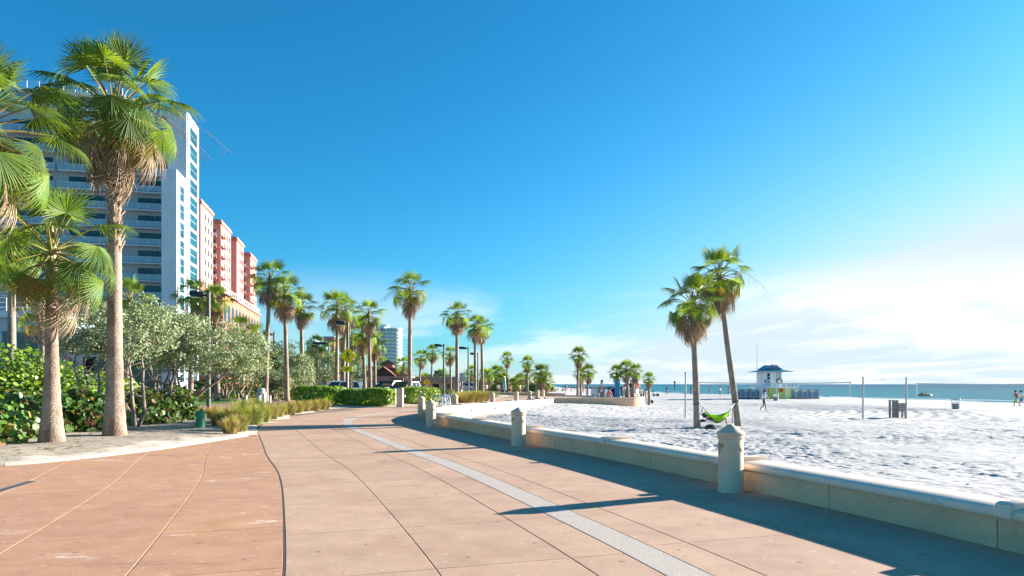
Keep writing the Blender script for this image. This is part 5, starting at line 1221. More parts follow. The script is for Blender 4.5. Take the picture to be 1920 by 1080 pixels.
# ------------------------------------------------------------------ people
def skin_mesh(name, verts, edges, radii, m, sub=1):
    me = bpy.data.meshes.new(name); me.from_pydata(verts, edges, []); o = bpy.data.objects.new(name, me); COL.objects.link(o)
    md = o.modifiers.new('skin', 'SKIN'); md.use_smooth_shade = True
    for i, r_ in enumerate(radii):
        sv = me.skin_vertices[0].data[i]; sv.radius = (r_ if hasattr(r_, '__len__') else (r_, r_)); sv.use_root = (i == 0)
    sb = o.modifiers.new('sub', 'SUBSURF'); sb.levels = sub; sb.render_levels = sub
    dg = bpy.context.evaluated_depsgraph_get(); out = bpy.data.meshes.new_from_object(o.evaluated_get(dg)); bpy.data.objects.remove(o)
    out.materials.clear(); out.materials.append(m); out.name = name; return out
POSE = {  # joints in metres, facing +y
 'walk': dict(pel=(0,0,.95), chest=(0,.05,1.36), neck=(0,.06,1.50), head=(0,.10,1.60), top=(0,.11,1.72),
    el=((-.27,-.12,1.16),(.27,.16,1.18)), wr=((-.25,.06,.97),(.24,.34,1.06)), kn=((-.10,.24,.53),(.10,-.06,.50)), an=((-.10,.22,.09),(.10,-.40,.22)), toe=((-.10,.42,.04),(.10,-.30,.06))),
 'stand': dict(pel=(0,0,.95), chest=(0,.02,1.36), neck=(0,.02,1.50), head=(0,.05,1.60), top=(0,.05,1.72),
    el=((-.27,-.02,1.13),(.30,.04,1.15)), wr=((-.27,.10,.90),(.22,.22,1.18)), kn=((-.11,.02,.50),(.12,.05,.50)), an=((-.11,-.02,.08),(.14,.0,.08)), toe=((-.13,.18,.035),(.17,.19,.035))),
 'sit': dict(pel=(0,0,.50), chest=(0,-.03,.92), neck=(0,-.01,1.05), head=(0,.03,1.15), top=(0,.04,1.27),
    el=((-.27,.04,.70),(.27,.06,.70)), wr=((-.20,.25,.60),(.20,.27,.60)), kn=((-.12,.44,.52),(.13,.42,.54)), an=((-.12,.46,.09),(.14,.44,.09)), toe=((-.13,.66,.035),(.15,.64,.035))),
 'ground': dict(pel=(0,0,.12), chest=(0,-.16,.52), neck=(0,-.16,.66), head=(0,-.12,.76), top=(0,-.11,.88),
    el=((-.30,-.30,.36),(.28,.04,.36)), wr=((-.32,-.42,.08),(.18,.25,.40)), kn=((-.13,.42,.42),(.14,.44,.36)), an=((-.13,.72,.09),(.15,.80,.09)), toe=((-.14,.92,.06),(.17,.98,.10))),
 # lying back in a hammock along +x, one leg let down over the near side (toward -y)
 'lie': dict(pel=(0,0,.0), chest=(-.42,.02,.12), neck=(-.56,.02,.20), head=(-.66,.02,.25), top=(-.78,.02,.32),
    el=((-.30,-.22,.02),(-.30,.25,.02)), wr=((-.12,-.12,.16),(-.10,.16,.16)), kn=((.40,-.30,.12),(.44,.10,.16)), an=((.46,-.36,-.33),(.86,.10,.22)), toe=((.60,-.42,-.39),(.93,.12,.36)))}
_pc = {}
def pose_meshes(pose, female=False):
    key = (pose, female)
    if key in _pc: return _pc[key]
    p = POSE[pose]; V = lambda q: Vector(q)
    pel, ch, nk, hd, tp = (V(p[k]) for k in ('pel', 'chest', 'neck', 'head', 'top'))
    up_ = (ch-pel).normalized(); sx = Vector((1, 0, 0)) if pose != 'lie' else Vector((0, 1, 0))
    vs = [pel, pel.lerp(ch, .45), ch, nk, hd, tp]; ed = [(0, 1), (1, 2), (2, 3), (3, 4), (4, 5)]
    rad = [(.15, .105), (.13, .095), (.165, .11), (.055, .055), (.082, .095), (.062, .075)]
    if female: rad[1] = (.11, .09); rad[2] = (.14, .10)
    fwd = Vector((0, 1, 0)) if pose != 'lie' else Vector((0, 0, 1))
    vs.append(hd+fwd*.105-up_*.02); ed.append((4, len(vs)-1)); rad.append(.016)          # nose
    A = []; Lg = []
    for i, s in enumerate((-1, 1)):
        sh = ch+sx*s*.17+up_*.05; e = V(p['el'][i]); w = V(p['wr'][i]); d = (w-e).normalized(); hnd = w+d*.08
        b = len(vs); vs += [sh, e, w, hnd]; ed += [(2, b), (b, b+1), (b+1, b+2), (b+2, b+3)]; rad += [.062, .043, .029, (.04, .02)]; A.append((sh, e, w))
        side = d.cross(fwd).normalized() if d.cross(fwd).length > .1 else sx
        for k in range(4):
            f1 = hnd+side*(k-1.5)*.02+d*.045; f2 = f1+d*(.03, .04, .036, .025)[k]-side*.004+fwd*.01; c = len(vs); vs += [f1, f2]; ed += [(b+3, c), (c, c+1)]; rad += [.0095, .008]
        c = len(vs); vs += [w+d*.04+side*s*.045, w+d*.075+side*s*.062]; ed += [(b+2, c), (c, c+1)]; rad += [.011, .009]
        hip_ = pel+sx*s*.095-up_*.04; k_ = V(p['kn'][i]); a = V(p['an'][i]); t_ = V(p['toe'][i])
        c = len(vs); vs += [hip_, k_, a, t_]; ed += [(0, c), (c, c+1), (c+1, c+2), (c+2, c+3)]; rad += [.098, .062, .042, (.045, .03)]; Lg.append((hip_, k_, a))
    body = skin_mesh('body', vs, ed, rad, SKIN)
    g = 1.16
    v2 = [pel+up_*.02, pel.lerp(ch, .45), ch, ch+up_*.09]; e2 = [(0, 1), (1, 2), (2, 3)]; r2 = [(.165, .12), (.145*1.05, .11), (.178, .125), (.09, .08)]
    for sh, e, w in A: b = len(v2); v2 += [sh, sh.lerp(e, .72)]; e2 += [(2, b), (b, b+1)]; r2 += [.078, .066]
    shirt = skin_mesh('shirt', v2, e2, r2, CL['white'])
    v3 = [pel+up_*.07, pel-up_*.02]; e3 = [(0, 1)]; r3 = [(.16, .118), (.17, .125)]
    for h_, k_, a in Lg: b = len(v3); v3 += [h_, h_.lerp(k_, .82)]; e3 += [(1, b), (b, b+1)]; r3 += [.113, .092]
    shorts = skin_mesh('shorts', v3, e3, r3, CL['dark'])
    bk = -fwd; hc = hd.lerp(tp, .55)+bk*.018
    v4 = [hc+up_*.02, hc+up_*.045+fwd*.03, hc+bk*.04-up_*.03]; hair = skin_mesh('hair', v4, [(0, 1), (0, 2)], [(.088, .1), (.06, .07), (.07, .07)], HAIR)
    _pc[key] = (body, shirt, shorts, hair); return _pc[key]
def person(loc, rz, pose, label, top='white', bottom='dark', skin=None, female=False, sc=1.0, group=None, bare=False, hat=None, cat='person'):
    root = empty('person', loc, rz, label, cat, group); root.scale = (sc, sc, sc); b, s, h, hr = pose_meshes(pose, female)
    def cp(name, me, m):
        o = link(name, me, root); o.material_slots[0].link = 'OBJECT'; o.material_slots[0].material = m; return o
    cp('body', b, skin or SKIN)
    if not bare: cp('shirt', s, CL[top])
    cp('shorts', h, CL[bottom]); cp('hair', hr, CL[hat] if hat else HAIR); return root
def S(px, py): return on_sand(px, py)
x, y, z = S(1432, 771); person((x, y, z), R(-78), 'walk', 'man in white shirt and dark shorts walking across the sand right of the hammock', 'white', 'dark', SKIN2)
x, y, z = S(1906, 763); person((x, y, z), R(70), 'walk', 'person in red top and lime shorts walking at the right picture edge', 'red', 'lime', SKIN2)
x, y, z = S(1916, 762); person((x, y, z), R(75), 'walk', 'person in white top and blue shorts at the very right edge beside the lime shorts', 'white', 'blue', SKIN)
x, y, z = S(1211, 755); person((x, y, z), R(-150), 'stand', 'bare-backed person standing on the sand beside the lone small palm', 'coral', 'white', SKIN, True, sc=.95, bare=True)
x, y, z = S(1216, 756); bg_ = tag(MB().lathe([(.12, 0), (.26, .05), (.30, .2), (.22, .36), (.08, .42)], 10).build('beach_bag', CL['dark'], None, (x+.35, y, z-.03)), 'dark bag on the sand at the feet of the standing bather', 'bag')
x, y = AT(1142, 66.6); person((x, y, TERR_Z+.12-.45), R(185), 'sit', 'person in pink sitting on the terrace wall', 'pink', 'pink', SKIN, True, hat='dark')
for i, (px, D, pose, rz, c1, c2, lab) in enumerate([(1171, 70, 'sit', 200, 'white', 'navy', 'person in white sitting on the terrace between the two palms'), (1183, 71, 'stand', 180, 'dark', 'teal', 'person in dark top standing at the double terrace palm'),
        (1195, 72, 'stand', 160, 'coral', 'white', 'person in coral top standing at the right end of the terrace'), (1128, 68, 'stand', 210, 'white', 'white', 'person in white standing by the stacked chairs on the terrace')]):
    x, y = AT(px, D); person((x, y, TERR_Z), R(rz), pose, lab, c1, c2, SKIN2 if i % 2 else SKIN)
# umbrella group near the water
x, y, z = S(1673, 746); um = empty('beach_umbrella', (x, y, z), 0, 'blue beach umbrella near the water behind the wooden table', 'umbrella')
MB().tube([(0, 0, -.2), (0, 0, 2.0)], .025, 6).build('pole', M['steel'], um)
mb = MB(); mb.v = [(0, 0, 2.05)]+[(math.cos(a)*.95, math.sin(a)*.95, 1.62+.04*(k % 2)) for k, a in ((k, 2*math.pi*k/16) for k in range(16))]; mb.f = [[0, 1+k, 1+(k+1) % 16] for k in range(16)]; mb.m = [0]*16; mb.build('canopy', M['blue'], um, smooth=False)
def beach_chair(px, py, m, label, rz=0):
    x, y, z = S(px, py); c = empty('beach_chair', (x, y, z), rz, label, 'chair'); MB().box(-.3, .3, -.3, .3, .28, .33).build('seat', m, c, smooth=False)
    MB().add([(-.3, .3, .33), (.3, .3, .33), (.3, .55, .95), (-.3, .55, .95), (-.3, .34, .31), (.3, .34, .31), (.3, .59, .93), (-.3, .59, .93)], [(0,3,2,1),(4,5,6,7),(0,1,5,4),(1,2,6,5),(2,3,7,6),(3,0,4,7)]).build('backrest', m, c, smooth=False)
    for sx in (-.28, .28):
        for sy in (-.26, .26): MB().tube([(sx, sy, -.05), (sx, sy, .28)], .018, 5).build('leg', M['steel'], c)
beach_chair(1668, 746, M['bluep'], 'blue beach chair left under the blue umbrella', R(180)); beach_chair(1681, 746, M['blue'], 'dark blue beach chair right under the blue umbrella', R(170))
x, y, z = S(1672, 746.5); person((x, y, z-.12), R(190), 'sit', 'person in red sitting under the blue umbrella', 'red', 'dark', SKIN)
x, y, z = S(1692, 746); person((x, y, z), R(120), 'ground', 'sunbather in coral sitting on the sand right of the umbrella chairs', 'coral', 'dark', SKIN)
x, y, z = S(1717, 747); person((x, y, z), R(60), 'ground', 'sunbather in dark top sitting left of the second net pole', 'dark', 'navy', SKIN2)
x, y, z = S(1724, 747.5); person((x, y, z), R(-60), 'ground', 'sunbather in pink sitting right of the second net pole', 'pink', 'dark', SKIN)
x, y = AT(1733, 165); fl = empty('inflatable_float', (x, y, SEA_Z-.02), 0, 'orange inflatable raft floating on the sea behind the second net', 'float')
MB().tube([(1.5*math.cos(a), .8*math.sin(a), .22) for a in [2*math.pi*k/20 for k in range(21)]], .28, 8, cap=False).build('ring', M['orange'], fl); MB().box(-1.2, 1.2, -.6, .6, .06, .12).build('floor', M['white'], fl, smooth=False)
person((x-.6, y, SEA_Z+.1), R(160), 'ground', 'person sitting in the orange inflatable raft', 'dark', 'dark', SKIN2)
person((x+.5, y, SEA_Z+.1), R(200), 'ground', 'second person in the orange raft, right one', 'coral', 'dark', SKIN)
rr = random.Random(4); spots = [(1046, 732), (1055, 733.5), (1063, 732), (1071, 735), (1078, 731), (1094, 734), (1112, 733), (1250, 741), (1296, 742), (1330, 741), (1350, 742), (1366, 743), (1226, 743), (1060, 738), (1093, 738)]
for i, (px, py) in enumerate(spots):
    x, y, z = S(px, py); c1 = rr.choice(['white', 'red', 'blue', 'pink', 'dark', 'coral', 'teal', 'navy']); c2 = rr.choice(['dark', 'blue', 'red', 'navy'])
    side = 'far bather %s from the left along the distant shore, in %s' % (ordn[sorted(spots).index((px, py))], c1)
    person((x, y, max(z, SEA_Z-.4)), rr.uniform(0, 6), rr.choice(['stand', 'walk', 'stand', 'ground']), side, c1, c2, rr.choice([SKIN, SKIN2]), group='far bathers')
for i, (px, D, lab) in enumerate([(1265, 330, 'small channel marker post standing in the sea left of the hammock palms'), (1457, 420, 'small channel marker post in the sea behind the guard tower')]):
    x, y = AT(px, D); tag(MB().lathe([(.22, -.5), (.22, 3.2), (.5, 3.21), (.5, 4.2), (.05, 4.3)], 8).build('channel_marker', M['rock'], None, (x, y, SEA_Z)), lab, 'marker', 'channel markers')

# ------------------------------------------------------------------ hammock with its user
(xa, ya, za), (xb, yb, zb) = HP
def sand_at(x, y): return float(sand_base(x, y))
A_ = Vector((xa-.02, ya, 0)); B_ = Vector((xb-.12, yb, 0)); gA = CAM_H-(757-720)/F*ya; gB = CAM_H-(752-720)/F*yb
A_.z = gA; B_.z = gB
E1 = Vector(AT(1320, ya+.5, 765)); E2 = Vector(AT(1371, yb-.7, 765))
hm = empty('hammock', (0, 0, 0), 0, 'bright green hammock slung between the two beach palms', 'hammock')
def ham_pt(u, v):
    c = E1.lerp(E2, u); w = (math.sin(math.pi*min(max(u, .0), 1))**.75)
    low = c.z-.80*math.sin(math.pi*u)**.85*(1-.10*(u-.5))
    ang = v*1.25*(.45+.55*w)
    return Vector((c.x, c.y+math.sin(ang)*.48*w, low+(1-math.cos(ang))*.62*w+.015*math.sin(v*9+u*14)*w))
def ham_grid(u0, u1, v0, v1, nu, nv, m, name):
    mb = MB()
    for side in (0, 1):
        b = len(mb.v)
        for i in range(nu+1):
            for j in range(nv+1): p = ham_pt(u0+(u1-u0)*i/nu, v0+(v1-v0)*j/nv); mb.v.append((p.x, p.y, p.z-.006*side))
        for i in range(nu):
            for j in range(nv): mb.f.append([b+i*(nv+1)+j, b+i*(nv+1)+j+1, b+(i+1)*(nv+1)+j+1, b+(i+1)*(nv+1)+j]); mb.m.append(0)
    return mb.build(name, m, hm, ang=180, fix=False)
ham_grid(.0, 1, -.45, .45, 26, 8, M['hgreen'], 'centre_panel'); ham_grid(.06, 1, -1, -.45, 26, 6, M['lime'], 'side_panel'); ham_grid(0, 1, .45, 1, 26, 6, M['lime'], 'side_panel'); ham_grid(.0, .06, -1, -.45, 4, 6, M['hgreen'], 'end_gather')
for P0, P1, c in ((A_, E1, (xa, ya)), (B_, E2, (xb-.12, yb))):
    mb = MB(); mb.tube([P0, P0.lerp(P1, .5)+Vector((0, 0, -.02)), P1], .018, 6)
    mb.tube([(c[0]+.215*math.cos(a), c[1]+.215*math.sin(a), P0.z+.03*math.cos(a)) for a in [2*math.pi*k/16 for k in range(17)]], .02, 5, cap=False); mb.build('strap', M['black'], hm)
MB().tube([E2+Vector((.05, -.02, -.02)), E2+Vector((.06, -.02, -.8))], .022, 6).build('strap_end', M['black'], hm)
MB().tube([E1+Vector((-.05, -.02, .05)), E1+Vector((-.35, -.02, -.75))], .015, 6).build('strap_end', M['black'], hm)
pc = E1.lerp(E2, .44); q = ham_pt(.44, 0)
person((q.x, q.y, q.z+.14), math.atan2(E2.y-E1.y, E2.x-E1.x), 'lie', 'person lying in the green hammock with one leg hanging out', 'dark', 'grey', SKIN, hat='dark')
x, y, z = S(1333, 805); bp_ = empty('backpack', (x, y, z-.03), R(20), 'black backpack lying on the sand under the hammock', 'bag')
MB().lathe([(.18, 0), (.30, .05), (.31, .12), (.22, .24), (.08, .29)], 14).build('body', CL['dark'], bp_).scale = (1.2, .75, 1); MB().tube([(-.2, -.2, .1), (-.05, -.27, .2), (.12, -.2, .24)], .022, 6).build('strap', M['black'], bp_)
x, y, z = S(1318, 790); tag(MB().lathe([(.12, 0), (.22, .03), (.20, .10), (.06, .16)], 10).build('shoe_bag', CL['dark'], None, (x, y, z-.02)), 'small dark bundle on the sand beside the left hammock trunk', 'bag')

# ------------------------------------------------------------------ volleyball courts
def net_pole(px, top, base, label, r_=.055):
    x, y, z = S(px, base); h = (base-top)/F*y; p = empty('net_pole', (x, y, z), 0, label, 'pole', 'volleyball net poles')
    MB().tube([(0, 0, -.3), (.01, 0, h)], [r_, r_*.92], 12).build('post', M['npole'], p); MB().lathe([(r_, h), (r_*1.1, h+.02), (r_*.6, h+.06)], 10).build('cap', M['black'], p)
    MB().lathe([(r_*1.25, h*.62), (r_*1.25, h*.62+.1)], 10).build('collar', M['steel'], p); return x, y, z, h
p1 = net_pole(1285, 699, 784, 'left pole of the first volleyball net, left of the hammock'); p2 = net_pole(1618, 708, 784, 'right pole of the first volleyball net, left of the wooden table'); p3 = net_pole(1699, 709, 784, 'pole at the right side of the wooden table')
def net(xa, xb, y, ztop, label, h=.95, edges=(True, True), ropes=()):
    root = empty('volleyball_net', (xa, y, ztop-h), 0, label, 'net', 'volleyball nets'); L_ = xb-xa
    sag = lambda u: -.07*4*u*(1-u)
    top_ = [(L_*k/24, 0, h+sag(k/24)) for k in range(25)]; bot = [(L_*k/24, 0, sag(k/24)) for k in range(25)]
    mb = MB()
    for a, b in zip(top_[:-1], top_[1:]): mb.add([(a[0], -.006, a[2]-.07), (b[0], -.006, b[2]-.07), (b[0], -.006, b[2]), (a[0], -.006, a[2]), (a[0], .006, a[2]-.07), (b[0], .006, b[2]-.07), (b[0], .006, b[2]), (a[0], .006, a[2])], [(0,1,2,3),(7,6,5,4),(3,2,6,7),(0,4,5,1)])
    mb.build('top_tape', M['net'], root, smooth=False); MB().tube(bot, .008, 4).build('bottom_cord', M['net'], root)
    mb = MB()
    for k in range(int(L_/.12)): u = (k+.5)*.12/L_; mb.tube([(u*L_, 0, sag(u)), (u*L_, 0, h+sag(u)-.07)], .0016, 3, cap=False)
    for k in range(1, 8): mb.tube([(a[0], 0, a[2]+(h-.07)*k/8) for a in bot[::2]], .0016, 3, cap=False)
    mb.build('mesh', M['net'], root, fix=False)['kind'] = 'stuff'
    for i, xx in enumerate((0, L_)):
        if edges[i]: MB().box(xx-.05, xx+.05, -.008, .008, 0, h).build('side_band', M['white'], root, smooth=False)
    for a, b in ropes: MB().tube([Vector(a)-Vector((xa, y, ztop-h)), Vector(b)-Vector((xa, y, ztop-h))], .008, 4).build('rope', M['net'], root)
yN = p2[1]; xa_, _ = AT(1311, yN); xb_, _ = AT(1594, yN); zt = CAM_H+(720-716)/F*yN
net(xa_, xb_, yN, zt, 'volleyball net across the beach in front of the guard tower', ropes=[((xb_, yN, zt-.03), (p2[0], yN, zt-.35)), ((xb_, yN, zt-.9), (p2[0], yN, zt-1.1)), ((xa_, yN, zt), (p1[0], p1[1], zt+.2)), ((xa_, yN, zt-.9), (p1[0], p1[1], zt-.8))])
xa2, _ = AT(1719, yN); zt2 = CAM_H+(720-718)/F*yN
net(xa2, xa2+9.5, yN, zt2, 'volleyball net running out of the picture at right', ropes=[((xa2, yN, zt2), (p3[0], p3[1], zt2-.1)), ((xa2, yN, zt2-.9), (p3[0], p3[1], zt2-1.2))])
# wooden referee tables
x, y, z = S(1683, 783)
def lectern(x, y, z, w, h, d, rz, label):
    t_ = empty('wooden_stand', (x, y, z), rz, label, 'table')
    for sx in (-1, 1):
        for sy in (-1, 1): MB().box(sx*(w/2-.05)-.05, sx*(w/2-.05)+.05, sy*(d/2-.05)-.05, sy*(d/2-.05)+.05, -.15, h-.001).build('leg', M['wood'], t_, smooth=False)
    for k in range(4): MB().box(-w/2-.04, w/2+.04, -d/2-.06+k*(d+.12)/4+.006, -d/2-.06+(k+1)*(d+.12)/4-.006, h, h+.05).build('plank', M['wood'], t_, smooth=False)
    for k in range(3): MB().box(-w/2, w/2, -d/2-.03, -d/2-.002, h-.5+k*.165, h-.5+k*.165+.15).build('board', M['wood'], t_, smooth=False)
lectern(x-.32, y-.05, z, .36, 1.15, .5, 0, 'tall narrow weathered wooden stand at the volleyball court'); lectern(x+.28, y+.2, z, .62, .95, .5, 0, 'lower wider weathered wooden stand right of the tall narrow one')
# wire litter baskets
def basket(px, py, label):
    x, y, z = S(px, py); b = empty('litter_basket', (x, y, z), 0, label, 'litter basket', 'wire litter baskets'); mb = MB()
    for k in range(22): a = 2*math.pi*k/22; mb.tube([(.30*math.cos(a), .30*math.sin(a), 0), (.38*math.cos(a), .38*math.sin(a), .9)], .011, 4)
    for zz, r_ in ((.02, .30), (.3, .327), (.6, .354), (.9, .38)): mb.tube([(r_*math.cos(a), r_*math.sin(a), zz) for a in [2*math.pi*k/18 for k in range(19)]], .018, 5, cap=False)
    mb.build('wire_cage', M['steel'], b); MB().lathe([(.26, .02), (.31, .5), (.25, .52)], 12).build('liner', CL['grey'], b)
basket(1792, 767, 'wire litter basket on the sand at the right under the second net'); basket(1234, 743, 'far wire litter basket right of the lone small palm'); basket(1455, 751, 'wire litter basket in front of the guard tower'); basket(1196, 748, 'wire litter basket at the terrace end')

# ------------------------------------------------------------------ lifeguard tower
x, y, z = S(1457, 748); LGD = y; k_ = y/F
LG = empty('lifeguard_tower', (x, y, z), 0, 'white lifeguard tower with teal two-tier roof and lime base near the water', 'lifeguard tower')
u = lambda px: (px-1457)*k_; hgt = lambda py: (748-py)*k_
MB().box(u(1441), u(1482), 0, 4, 0, hgt(727.5)).build('base', M['guard'], LG, smooth=False)
MB().box(u(1428), u(1441)-.01, .2, 3.8, 0, hgt(727.5)).build('base_wing', M['gwhite'], LG, smooth=False)
MB().box(u(1427), u(1492), -1.0, 5, hgt(727.4), hgt(725.4)).build('deck', M['gwhite'], LG, smooth=False)
for px in (1434, 1452, 1470): MB().box(u(px), u(px)+.18, -.6, -.42, 0, hgt(727.5)).build('deck_post', M['gwhite'], LG, smooth=False)
cb = MB().box(u(1436), u(1470), .8, 3.8, hgt(725.3), hgt(697)).build('cabin', M['gwhite'], LG, smooth=False)
for px0, px1, y0_, y1_, m in ((1442, 1447, 700, 706, 'rock'), (1442, 1447, 707, 712, 'rock'), (1442, 1447, 714, 721, 'rock'), (1460.5, 1463, 699, 711, 'white'), (1466, 1468.5, 699, 711, 'white'), (1437, 1441, 712, 721, 'bluep')):
    MB().box(u(px0), u(px1), .74, .795, hgt(y1_), hgt(y0_)).build('window', M[m] if m != 'rock' else M['dglass'], cb, smooth=False)
MB().box(u(1459), u(1470)-.1, .76, .798, hgt(711.5), hgt(698.5)).build('window', M['rail'], cb, smooth=False)
ro = MB(); hip(ro, u(1421), u(1486), -.9, 5.4, hgt(697), hgt(692.5), 1.6, 1.5); ro.build('lower_roof', M['groof'], LG, smooth=False)
ro = MB(); hip(ro, u(1437), u(1471), .6, 4.0, hgt(692.5)+.01, hgt(684), .75, .9); r2_ = ro.build('upper_roof', M['groof'], LG, smooth=False)
for i in range(7):
    f_ = i/6; xb0 = u(1440)+(u(1468)-u(1440))*f_; xt0 = u(1446)+(u(1462)-u(1446))*f_
    MB().tube([(xb0, .62+.02, hgt(692.5)+.06), (xt0, 1.46, hgt(684)+.06)], .05, 4).build('roof_seam', M['white'], r2_)
MB().lathe([(.12, hgt(684)), (.1, hgt(682)), (.02, hgt(681.5))], 8, (u(1458), 2.3)).build('finial', M['black'], LG)
mb = MB()
for zz in (717, 721): mb.tube([(u(1470)+.05, -.9, hgt(zz-1)), (u(1492), -.9, hgt(zz-1)), (u(1492), 4.8, hgt(zz-1))], .04, 5)
mb.tube([(u(1428), -.9, hgt(716)), (u(1470), -.9, hgt(716))], .035, 5)
for px in (1428, 1444, 1458, 1471, 1478, 1485, 1492): mb.tube([(u(px), -.9, hgt(725.3)), (u(px), -.9, hgt(716))], .035, 5)
mb.build('railing', M['white'], LG); MB().tube([(u(1428), 2, 0), (u(1428), 2, hgt(644))], [.07, .035], 8).build('flag_pole', M['white'], LG)
for px0, px1, y0_, y1_ in ((1461, 1467.5, 728.5, 735), (1436, 1440.5, 728.5, 735)): MB().box(u(px0), u(px1), -.07, -.01, hgt(y1_), hgt(y0_)).build('notice_board', M['red'], LG, smooth=False)
lb = MB(); lb.tube([(u(1465)+.42*math.cos(a), .66, hgt(715)+.42*math.sin(a)) for a in [2*math.pi*k/16 for k in range(17)]], .09, 6, cap=False); lb.build('life_ring', M['rock'], LG)
MB().add([(u(1451), -1.0, 0), (u(1455), -1.0, 0), (u(1455), .9, hgt(729)), (u(1451), .9, hgt(729)), (u(1451), -.85, 0), (u(1455), -.85, 0), (u(1455), 1.0, hgt(729)), (u(1451), 1.0, hgt(729))], [(0,3,2,1),(4,5,6,7),(0,1,5,4),(1,2,6,5),(2,3,7,6),(3,0,4,7)]).build('ramp', M['white'], LG, smooth=False)
# stacked lounger cabanas on either side
for side, (pa, pb, lab) in enumerate(((1386, 1426, 'left of the lifeguard tower'), (1482, 1543, 'right of the lifeguard tower'))):
    n = int((pb-pa)/5)
    fr = empty('lounger_row', (x+u(pa), y+1.2, z), 0, 'row of stacked grey-blue rental loungers '+lab, 'loungers'); w = (u(pb)-u(pa))/n
    for k in range(n):
        o = MB().box(k*w+.03, (k+1)*w-.05, 0, 1.6, .1, hgt(732)+.1*(k % 3)).build('lounger_stack', M['grey' if k % 3 else 'gwhite'], fr, smooth=False)
        MB().box(k*w+.06, (k+1)*w-.08, -.05, -.005, .2, hgt(735)).build('cushion', M['rail' if k % 2 else 'bluew'], o, smooth=False)
    MB().box(-.1, u(pb)-u(pa)+.1, -.1, 1.7, 0, .095).build('skid', M['blue'], fr, smooth=False)

# ------------------------------------------------------------------ things on the terrace
x, y = AT(1157.5, 68.5); sh = empty('shower_post', (x, y, TERR_Z), 0, 'bright blue shower post with green top on the terrace', 'shower')
MB().box(-.22, .22, -.22, .22, 0, 1.75).build('column', M['bluep'], sh, smooth=False); MB().lathe([(.42, 0), (.42, .18), (.25, .2)], 16).build('base', M['bluep'], sh); MB().box(.225, .26, -.08, .08, .2, 1.6).build('trim', M['white'], sh, smooth=False)
MB().box(-.28, .28, -.28, .28, 1.751, 1.86).build('cap', M['utility'], sh, smooth=False); MB().tube([(0, -.2, 1.6), (0, -.5, 1.66), (0, -.5, 1.58)], .03, 6).build('shower_head', M['steel'], sh)
x, y = AT(1164, 73); cv = empty('canvas_shelter', (x, y, TERR_Z-.3), 0, 'dark blue canvas shelter on the terrace behind the shower post', 'shelter')
vs = []; nn = 9
for yy_ in (0, 1.8):
    for k in range(nn): a = math.pi*k/(nn-1); vs.append((-1.35*math.cos(a) if abs(math.cos(a)) > .3 else -1.35*math.cos(a), yy_, 1.45*math.sin(a)**.5))
MB().add(vs, [(k, k+1, nn+k+1, nn+k) for k in range(nn-1)]+[tuple(range(nn, 2*nn))]).build('canvas', M['blue'], cv, ang=60); MB().tube(vs[:nn], .03, 5).build('hoop', M['white'], cv)
for j, off in enumerate((1.9,)):
    o = copy_tree(cv); o.location.x = x+off; o.location.y += .6; o.scale = (.55, 1, .95); o['label'] = 'smaller dark blue canvas shelter at the right, behind the double terrace palm'
def white_chair(x, y, z, rz, label):
    c = empty('plastic_chair', (x, y, z), rz, label, 'chair', 'white chairs on the terrace'); MB().box(-.24, .24, -.22, .24, .40, .44).build('seat', M['white'], c, smooth=False)
    MB().box(-.24, .24, .24, .28, .42, .88).build('backrest', M['white'], c, smooth=False)
    for sx in (-.21, .21):
        for sy in (-.19, .21): MB().box(sx-.025, sx+.025, sy-.025, sy+.025, 0, .40).build('leg', M['white'], c, smooth=False)
for i, px in enumerate((1113, 1119, 1172, 1191, 1199)):
    x, y = AT(px, 69+i*.4); white_chair(x, y, TERR_Z, i*1.3, '%s white plastic chair on the terrace, counted from the left' % ordn[i])
x, y = AT(1110, 71); ck = empty('chair_stack', (x, y, TERR_Z), 0, 'grey slatted bin enclosure of stacked chairs at the left end of the terrace', 'enclosure')
for k in range(7): MB().box(k*.21, k*.21+.17, 0, .9, 0, .98).build('slat_stack', M['grey' if k % 2 else 'gwhite'], ck, smooth=False)
# small blue post on the sand at the wall end, sand pile
x, y = AT(1021, 58.0); bpst = empty('blue_post', (x, y, sand_at(x, y)), 0, 'short dark teal post against the end of the far wall', 'post')
MB().tube([(0, 0, -.1), (0, 0, .48)], .07, 8).build('shaft', M['groof'], bpst); MB().lathe([(.085, .48), (.085, .53), (.03, .56)], 8).build('cap', M['black'], bpst)
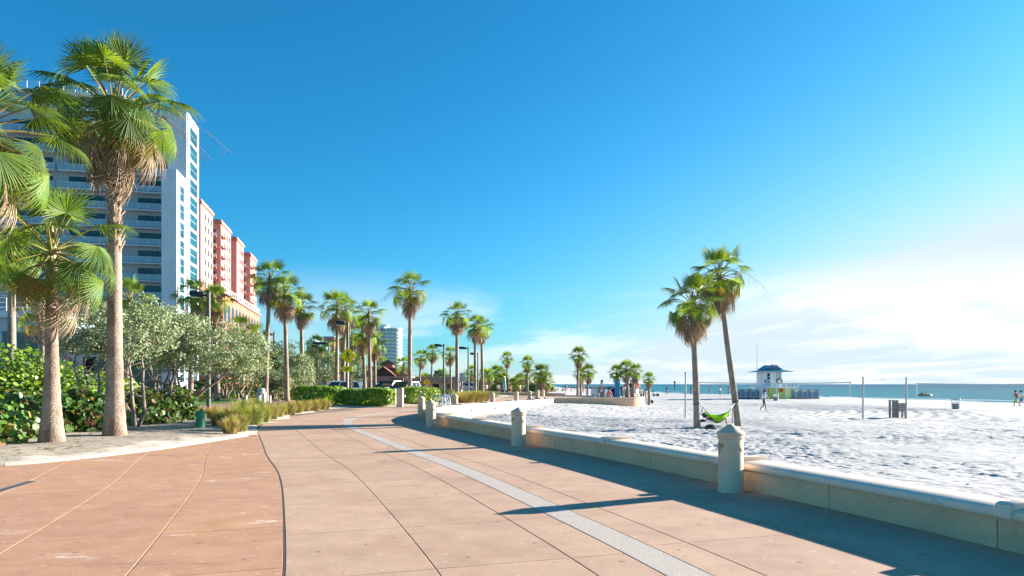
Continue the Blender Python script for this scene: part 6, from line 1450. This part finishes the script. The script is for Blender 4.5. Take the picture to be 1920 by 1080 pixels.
# benches, tables and closed parasol of the far cafe
x, y = AT(946, 112); ps = empty('closed_parasol', (x, y, .0), 0, 'folded pale blue parasol on the far promenade', 'umbrella'); MB().tube([(0, 0, 0), (0, 0, 2.9)], .03, 6).build('pole', M['steel'], ps); MB().lathe([(.34, .7), (.30, 1.4), (.18, 2.3), (.04, 2.85)], 10).build('canopy', M['rail'], ps)
for i, (px, D, c1, lab) in enumerate([(909, 108, 'red', 'person in red on the far promenade right of the twin palms'), (913, 110, 'white', 'person in white on the far promenade right of the twin palms'), (957, 106, 'coral', 'person in coral on the far promenade below the slim palm'), (934, 107, 'white', 'person in white standing by the folded parasol'), (975, 105, 'white', 'person in white at the far low wall')]):
    x, y = AT(px, D); person((x, y, 0), i*1.1, 'stand', lab, c1, 'dark', SKIN, group='people on the far promenade')
x, y = AT(771, 104); tarp = empty('blue_tent', (x-.4, y, .15), 0, 'small blue canopy tent near the far crossing sign', 'tent'); hip(MB(), -1.3, 1.5, -1, 1, 1.0, 1.5, .9, .8).build('canopy', M['blue'], tarp, smooth=False)
for sx in (-1.2, 1.4):
    for sy in (-.9, .9): MB().tube([(sx, sy, 0), (sx, sy, 1.0)], .03, 5).build('leg', M['white'], tarp)

# ------------------------------------------------------------------ rock jetty, far out
jt = empty('rock_jetty', (0, 0, 0), 0, 'dark rock jetty on the horizon left of the terrace palms', 'jetty'); r = random.Random(8)
base_ = bmesh.new(); bmesh.ops.create_icosphere(base_, subdivisions=1, radius=1)
rk_me = []
for k in range(3):
    b2 = base_.copy()
    for v in b2.verts: v.co *= r.uniform(.75, 1.2)
    m_ = bpy.data.meshes.new('rock'); b2.to_mesh(m_); m_.materials.append(M['rock']); rk_me.append(m_); b2.free()
for i in range(150):
    u_ = i/149; D = 430+r.uniform(-4, 4); px = 1040+130*u_; xx, yy_ = AT(px, D)
    link('rock', rk_me[i % 3], jt, (xx, yy_, SEA_Z+r.uniform(.0, .5)), (r.uniform(0, 3), r.uniform(0, 3), r.uniform(0, 3)), r.uniform(.6, 1.05))
# a gull over the water
x, y = AT(1654, 160); gb = MB(); gb.add([(0, -.25, 0), (0, .25, .02), (-.55, 0, .14), (.55, .02, .16), (0, .05, .06), (-.28, .06, .12), (.28, .06, .13), (0, -.02, -.05)], [(0, 5, 2), (2, 5, 4), (0, 4, 5), (0, 6, 4), (0, 3, 6), (3, 4, 6), (4, 1, 7), (0, 7, 4), (0, 4, 7)])
tag(gb.build('seagull', M['grey'], None, (x, y, CAM_H+(720-711)/F*160), smooth=False), 'gull flying above the sea left of the second net', 'bird')
